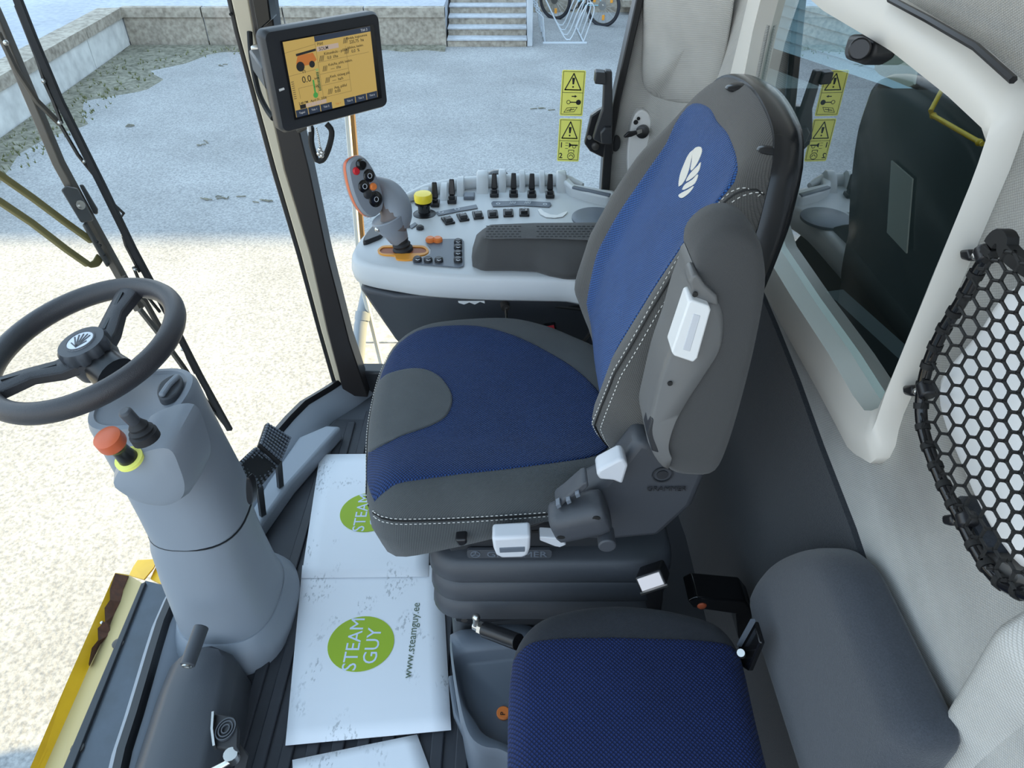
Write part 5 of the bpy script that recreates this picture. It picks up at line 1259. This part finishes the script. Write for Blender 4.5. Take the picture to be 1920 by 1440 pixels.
# warning stickers on the glass
def stick(q, label, kind):
    y0 = YW - .003; c4 = [at(a, b, y=y0) for a, b in q]; o = c4[3]
    F = Fr(o, c4[2] - c4[3], c4[0] - c4[3]); w_ = (c4[2] - c4[3]).length; h_ = (c4[0] - c4[3]).length
    t = root('warning_sticker', label, 'sticker', sum(c4, V()) / 4)
    F.plate(MB(), [(p.x, p.y) for p in rrect(w_, h_, .004, 4, (w_ / 2, h_ / 2))], -.001, .0002).build('sticker_sheet', M['sticker'], t)
    z0, z1 = .0002, .0006; mb = MB(); s = .0011
    F.line(mb, [(w_ * .06, h_ * .04), (w_ * .94, h_ * .04), (w_ * .94, h_ * .97), (w_ * .06, h_ * .97), (w_ * .06, h_ * .04)], .0009, z0, z1)
    tv = .60 if kind == 0 else .57
    F.line(mb, [(w_ * .06, h_ * (tv - .08)), (w_ * .94, h_ * (tv - .08))], .0009, z0, z1)
    mb.build('border_print', M['ink'], t); mb = MB()
    F.line(mb, [(w_ * .16, h_ * (tv - .02)), (w_ * .84, h_ * (tv - .02)), (w_ * .5, h_ * .93), (w_ * .16, h_ * (tv - .02)), (w_ * .84, h_ * (tv - .02))], .0024, z0, z1)
    mb.build('warning_triangle', M['ink'], t); mb = MB()
    F.plate(mb, [(w_ * .465, h_ * (tv + .10)), (w_ * .535, h_ * (tv + .10)), (w_ * .56, h_ * (tv + .24)), (w_ * .44, h_ * (tv + .24))], z0, z1)
    F.ring(mb, 0, .0020, (w_ * .5, h_ * (tv + .045)), z0, z1, 12); mb.build('exclamation_mark', M['ink'], t)
    def at_(u, v): return (w_ * u, h_ * v)
    if kind == 0:
        mb = MB(); F.line(mb, [at_(.48, .44), at_(.62, .44)], .0022, z0, z1); F.plate(mb, [at_(.60, .41), at_(.70, .44), at_(.60, .47)], z0, z1); mb.build('arrow_print', M['ink'], t)
        mb = MB(); F.ring(mb, .0035, .0048, at_(.35, .31), z0, z1, 14); F.line(mb, [at_(.42, .31), at_(.72, .31)], .0022, z0, z1); F.ring(mb, 0, .0060, at_(.78, .31), z0, z1, 14); mb.build('key_print', M['ink'], t)
        mb = MB(); F.line(mb, [at_(.18, .08), at_(.62, .10), at_(.74, .20), at_(.30, .18), at_(.18, .08)], .0011, z0, z1); F.line(mb, [at_(.30, .125), at_(.62, .155)], .0016, z0, z1); F.line(mb, [at_(.44, .11), at_(.48, .17)], .0014, z0, z1); mb.build('booklet_print', M['ink'], t)
    else:
        for b_, v in (('1', .385), ('2', .13)): text('sticker_number', b_, .018, F.m4(w_ * .16, h_ * v, .0004), M['ink'], t, .0002, bold=.0003)
        mb = MB(); F.line(mb, [at_(.34, .44), at_(.46, .44)], .0009, z0, z1); F.line(mb, [at_(.34, .38), at_(.46, .38)], .0009, z0, z1); F.line(mb, [at_(.34, .31), at_(.46, .31)], .0009, z0, z1)
        F.plate(mb, [at_(.50, .33), at_(.60, .37), at_(.60, .41), at_(.50, .45)], z0, z1); F.line(mb, [at_(.58, .39), at_(.88, .39)], .003, z0, z1); F.ring(mb, .0035, .0048, at_(.74, .36), z0, z1, 12); mb.build('horn_print', M['ink'], t)
        mb = MB(); F.ring(mb, .0075, .0090, at_(.62, .13), z0, z1, 16); F.line(mb, [at_(.50, .22), at_(.50, .27), at_(.74, .27), at_(.74, .22)], .0014, z0, z1); F.line(mb, [at_(.54, .12), at_(.60, .16), at_(.68, .15), at_(.71, .11)], .0014, z0, z1); mb.build('engine_print', M['ink'], t)
stick([(1053, 131), (1098, 131), (1092, 218), (1049, 217)], 'upper yellow warning sticker with key and booklet symbols on the right window', 0)
stick([(1049, 222), (1091, 222), (1085, 303), (1044, 302)], 'lower yellow warning sticker numbered 1 and 2 on the right window', 1)
# key switch plate on the corner lining
t = root('key_switch_plate', 'white oval plate with a key switch on the rear corner lining', 'switch plate', at(1197, 280, y=1.705))
kp_ = spline([(1205, 206), (1218, 216), (1224, 245), (1226, 290), (1216, 340), (1196, 352), (1181, 342), (1176, 300), (1180, 250), (1190, 216)], 40, True)
MB().prism([at(p.x, p.y, y=1.70) for p in kp_], (0, .03, 0)).build('plate', M['white'], t, bevel=.004, seg=3)
MB().lathe([(.016, 0), (.015, .010), (.009, .012)], at(1205, 246, y=1.70), (-.3, -1, .1), 20).build('key_barrel', M['black'], t)
MB().bar([at(1203, 245, y=1.685), at(1193, 249, y=1.67)], .004, .008).build('key_blade', M['steel'], t)
MB().prism([at(a, b, y=1.66) for a, b in ((1194, 246), (1178, 248), (1169, 257), (1172, 259), (1184, 257), (1196, 252))], (0, .008, 0)).build('key_head', M['black'], t, bevel=.002)
for q, r0 in (((1192, 229), .0055), ((1197, 222), .004)): MB().lathe([(r0, 0), (r0, .002)], at(*q, y=1.699), (0, -1, 0), 14).build('plate_hole', M['black'], t)
MB().lathe([(.013, 0), (.011, .014), (.006, .016)], at(1190, 318, y=1.70), (-.3, -1, .2), 6).build('lower_knob', M['charcoal'], t, ang=20)

# ================================================================== STORAGE NET
t = root('storage_net', 'black cord storage net on a curved tube fixed to the rear wall', 'net', at(1800, 780, x=WX))
fp = [(1862, 470), (1838, 500), (1805, 560), (1768, 620), (1745, 670), (1732, 715), (1727, 770), (1735, 820), (1765, 900), (1800, 970), (1830, 1030), (1862, 1078), (1900, 1105), (1960, 1125)]
fpt = spline([at(a, b, x=WX - .035) for a, b in fp], 60)
MB().tube(fpt, .0058, 10).build('net_tube', M['gloss'], t)
hk = spline([at(a, b, x=WX - .05) for a, b in ((1855, 478), (1865, 455), (1878, 443), (1890, 450), (1890, 468), (1912, 490), (1960, 520))], 30)
MB().bar(hk, .010, .012).build('net_strap', M['cord'], t, bevel=.003)
for q in ((1838, 478), (1727, 732), (1803, 975)):
    c1, c2 = (at(q[0] - 8, q[1] + 4, x=WX - .006), at(q[0] + 10, q[1] - 4, x=WX - .035))
    cl_ = MB().prism([at(q[0] + a, q[1] + b, x=WX - .006) for a, b in ((-13, -9), (6, -11), (10, 6), (4, 12), (-11, 8))], (-.014, 0, 0)).build('wall_clip', M['black'], t, bevel=.004, seg=3)
    MB().tube([at(q[0] + 6, q[1] - 14, x=WX - .035), at(q[0] + 14, q[1] + 12, x=WX - .035)], .0085, 12).build('clip_sleeve', M['black'], cl_, bevel=.002)
    MB().ball(at(q[0] - 8, q[1] + 2, x=WX - .021), .004, 5).build('clip_screw', M['steel'], cl_)
# hexagonal netting over a bulging surface
def netpt(px, py):
    # depth bulges away from the wall towards the net's middle
    d = min(1, max(0, (px - 1720) / 230)); return at(px, py, x=WX - .035 - .05 * math.sin(d * 1.5))
def inside(px, py):
    ys = [p[1] for p in fp]
    for (xa, ya), (xb, yb) in zip(fp, fp[1:]):
        if min(ya, yb) <= py <= max(ya, yb) and abs(yb - ya) > 1: return px > xa + (xb - xa) * (py - ya) / (yb - ya) - 2
    return False
mb = MB(); hx = []
PX, PY = 26.5, 37.5      # column pitch and cell height: cells with flat tops, staggered by half a cell
segs = []
def npt(c, r, e):       # centre of cell (c, r); e: left or right end of its top cord
    x = 1688 + PX * c; y = 410 + PY * (r + .5 * (c % 2)) + c * 3.2
    return (x + e * PX * .30 + (y - 700) * .03, y + e * 1.0)
for c in range(-1, 15):
    for r in range(-2, 24):
        l, q = npt(c, r, -1), npt(c, r, 1)
        segs.append((l, q))
        ro = r + (c % 2)
        segs.append((q, npt(c + 1, ro, -1))); segs.append((q, npt(c + 1, ro - 1, -1)))
for a, b in segs:
    ia, ib = inside(*a), inside(*b)
    if not (ia or ib) or max(a[0], b[0]) > 2040: continue
    if not (ia and ib):
        o_, i_ = (a, b) if not ia else (b, a)
        lo, hi = i_, o_
        for _ in range(12):
            m = ((lo[0] + hi[0]) / 2, (lo[1] + hi[1]) / 2)
            if inside(*m): lo = m
            else: hi = m
        a, b = i_, lo
    mb.tube([netpt(*a), netpt(*b)], .0014, 5, False); mb.ball(netpt(*a), .0021, 3)
mb.build('netting', M['cord'], t)['kind'] = 'stuff'
wr = MB()
for i in range(1, 58, 3):
    d = (fpt[i + 1] - fpt[i - 1]).normalized() if i < 59 else V((0, 0, 1)); wr.tube([fpt[i] - d * .003, fpt[i] + d * .003], .0069, 10)
wr.build('cord_knots', M['cord'], t)['kind'] = 'stuff'
# white bag and cloth inside the net
wb = spline([(1960, 520), (1905, 548), (1862, 610), (1820, 660), (1786, 700), (1778, 740), (1792, 800), (1826, 880), (1862, 960), (1905, 1030), (1960, 1080), (2080, 1080), (2080, 520)], 70, True)
wl_ = [at(p.x, p.y, x=WX - .012) for p in wb]; wc = sum(wl_, V()) / 70
MB_ = MB().loft([[p + V((.006, 0, 0)) for p in wl_], wl_, [p.lerp(wc, .04) + V((-.012, 0, 0)) for p in wl_], [p.lerp(wc, .16) + V((-.020, 0, 0)) for p in wl_], [p.lerp(wc, .5) + V((-.026, 0, 0)) for p in wl_], [p.lerp(wc, .97) + V((-.028, 0, 0)) for p in wl_]])
tag(MB_.build('white_bag', M['whitebag'], loc=wc, ang=70), 'smooth bright white bag held behind the black net', 'bag')
for q, m, nm, lb in (([(1800, 930), (1838, 960), (1875, 1020), (1868, 1050), (1838, 1020), (1808, 975)], 'wallpad', 'grey_cloth', 'folded blue-grey cloth at the lower end of the net'), ([(1850, 1030), (1885, 1040), (1940, 1070), (1940, 1100), (1890, 1095), (1860, 1065)], 'bracket', 'brown_cloth', 'crumpled brownish cloth at the bottom of the net')):
    pts = spline(q, 30, True); l = [at(p.x, p.y, x=WX - .014) for p in pts]; c = sum(l, V()) / 30
    tag(MB().loft([[p + V((.01, 0, 0)) for p in l], l, [p.lerp(c, .2) + V((-.012, 0, 0)) for p in l], [p.lerp(c, .9) + V((-.016, 0, 0)) for p in l]]).build(nm, M[m], loc=c), lb, 'cloth')

# ================================================================== WIPER outside the windscreen
def wp(px, py, off=.0):      # on a plane just outside the leaning glass
    n = V((1, -.18, .13)).normalized(); return onp(px, py, V((-.705 - off, 1.3, 0)), n)
t = root('windscreen_wiper', 'long dark windscreen wiper with linkage arms hanging outside the glass', 'wiper', wp(230, 500))
MB().bar([wp(-60, -90, .05), wp(0, 45, .05), wp(55, 175, .05), wp(110, 305, .05), wp(170, 415, .05), wp(244, 548, .05), wp(262, 580, .045)], .020, .016, (1, 0, 0)).build('main_arm', M['armsteel'], t, bevel=.002)
MB().bar([wp(-4, 60, .03), wp(30, 130, .03), wp(70, 190, .03), wp(112, 232, .03)], .010, .006, (1, 0, 0)).build('bridge_arm', M['armsteel'], t, bevel=.001)
MB().bar([wp(262, 580, .03), wp(300, 628, .02), wp(345, 690, .02), wp(362, 716, .02)], .012, .007, (1, 0, 0)).build('bridge_arm', M['armsteel'], t, bevel=.001)
MB().bar([wp(230, 520, .03), wp(272, 565, .03), wp(300, 615, .025), wp(310, 635, .02)], .012, .008, (1, 0, 0)).build('bridge_arm', M['armsteel'], t, bevel=.001)
# blade rubber and backbone
bp_ = [wp(18, -40, .008), wp(62, 72, .008), wp(112, 190, .008), (wp(190, 345, .008)), wp(250, 468, .008), wp(320, 598, .008), wp(375, 705, .008), wp(431, 806, .008)]
MB().bar(bp_, .009, .014, (1, 0, 0)).build('blade', M['rubber'], t, bevel=.001)
MB().bar([p + V((-.006, .004, 0)) for p in bp_], .003, .008, (1, 0, 0)).build('blade_backbone', M['dsteel'], t)
for q in ([(30, 10), (70, 112), (84, 155)], [(84, 155), (100, 190), (116, 232)], [(112, 232), (146, 290), (178, 330)], [(222, 412), (236, 460), (262, 510)], [(222, 412), (232, 400), (215, 385)], [(250, 500), (270, 548), (300, 585)], [(340, 640), (352, 672), (366, 700)], [(362, 714), (396, 764), (424, 800)], [(385, 730), (394, 752), (408, 772)]):
    MB().bar([wp(*k, .018) for k in q], .006, .005, (1, 0, 0)).build('blade_claw', M['dsteel'], t, bevel=.001)
for q in ((11, 80), (82, 152), (112, 230), (231, 441), (158, 302), (253, 505), (362, 714), (342, 655), (399, 774)):
    MB().ball(wp(*q, .016), .0045, 6).build('rivet', M['steel'], t)
# clamp bracket on the arm
cbk = [(114, 356), (124, 348), (146, 353), (176, 412), (172, 416), (152, 418)]
MB().prism([wp(a, b, .03) for a, b in cbk], wp(*cbk[0], .06) - wp(*cbk[0], .03)).build('clamp_bracket', M['bracket'], t, bevel=.003)
MB().prism([wp(a, b, .04) for a, b in ((148, 346), (156, 345), (184, 392), (184, 402), (176, 402))], wp(148, 346, .07) - wp(148, 346, .04)).build('clamp_side', M['dsteel'], t, bevel=.003)
MB().lathe([(.009, 0), (.009, .005), (.005, .005), (.005, .010)], wp(149, 385, .028), (1, -.5, .4), 12).build('clamp_bolt', M['steel'], t)
MB().bar([wp(158, 418, .045), wp(176, 450, .045), wp(192, 478, .045), wp(204, 498, .045)], .014, .006, (1, 0, 0)).build('pivot_plate', M['bracket'], t, bevel=.003)
for q in ((182, 453), (188, 460), (195, 478), (202, 495)): MB().ball(wp(*q, .036), .003, 5).build('plate_rivet', M['ink'], t)
MB().bar([wp(-60, 295, .06), wp(0, 328, .06), (wp(60, 370, .06)), wp(120, 415, .055), wp(172, 452, .05)], .012, .010, (1, 0, 0)).build('linkage_rod', M['rodsteel'], t, bevel=.002)
MB().bar([wp(-60, 345, .06), wp(0, 378, .06), wp(60, 418, .06), wp(125, 468, .055), wp(165, 496, .05)], .012, .010, (1, 0, 0)).build('linkage_rod', M['rodsteel'], t, bevel=.002)
MB().prism([wp(a, b, .05) for a, b in ((160, 496), (170, 503), (186, 500), (194, 488), (182, 474), (174, 488))], wp(160, 496, .07) - wp(160, 496, .05)).build('rod_end_block', M['rodsteel'], t, bevel=.004)
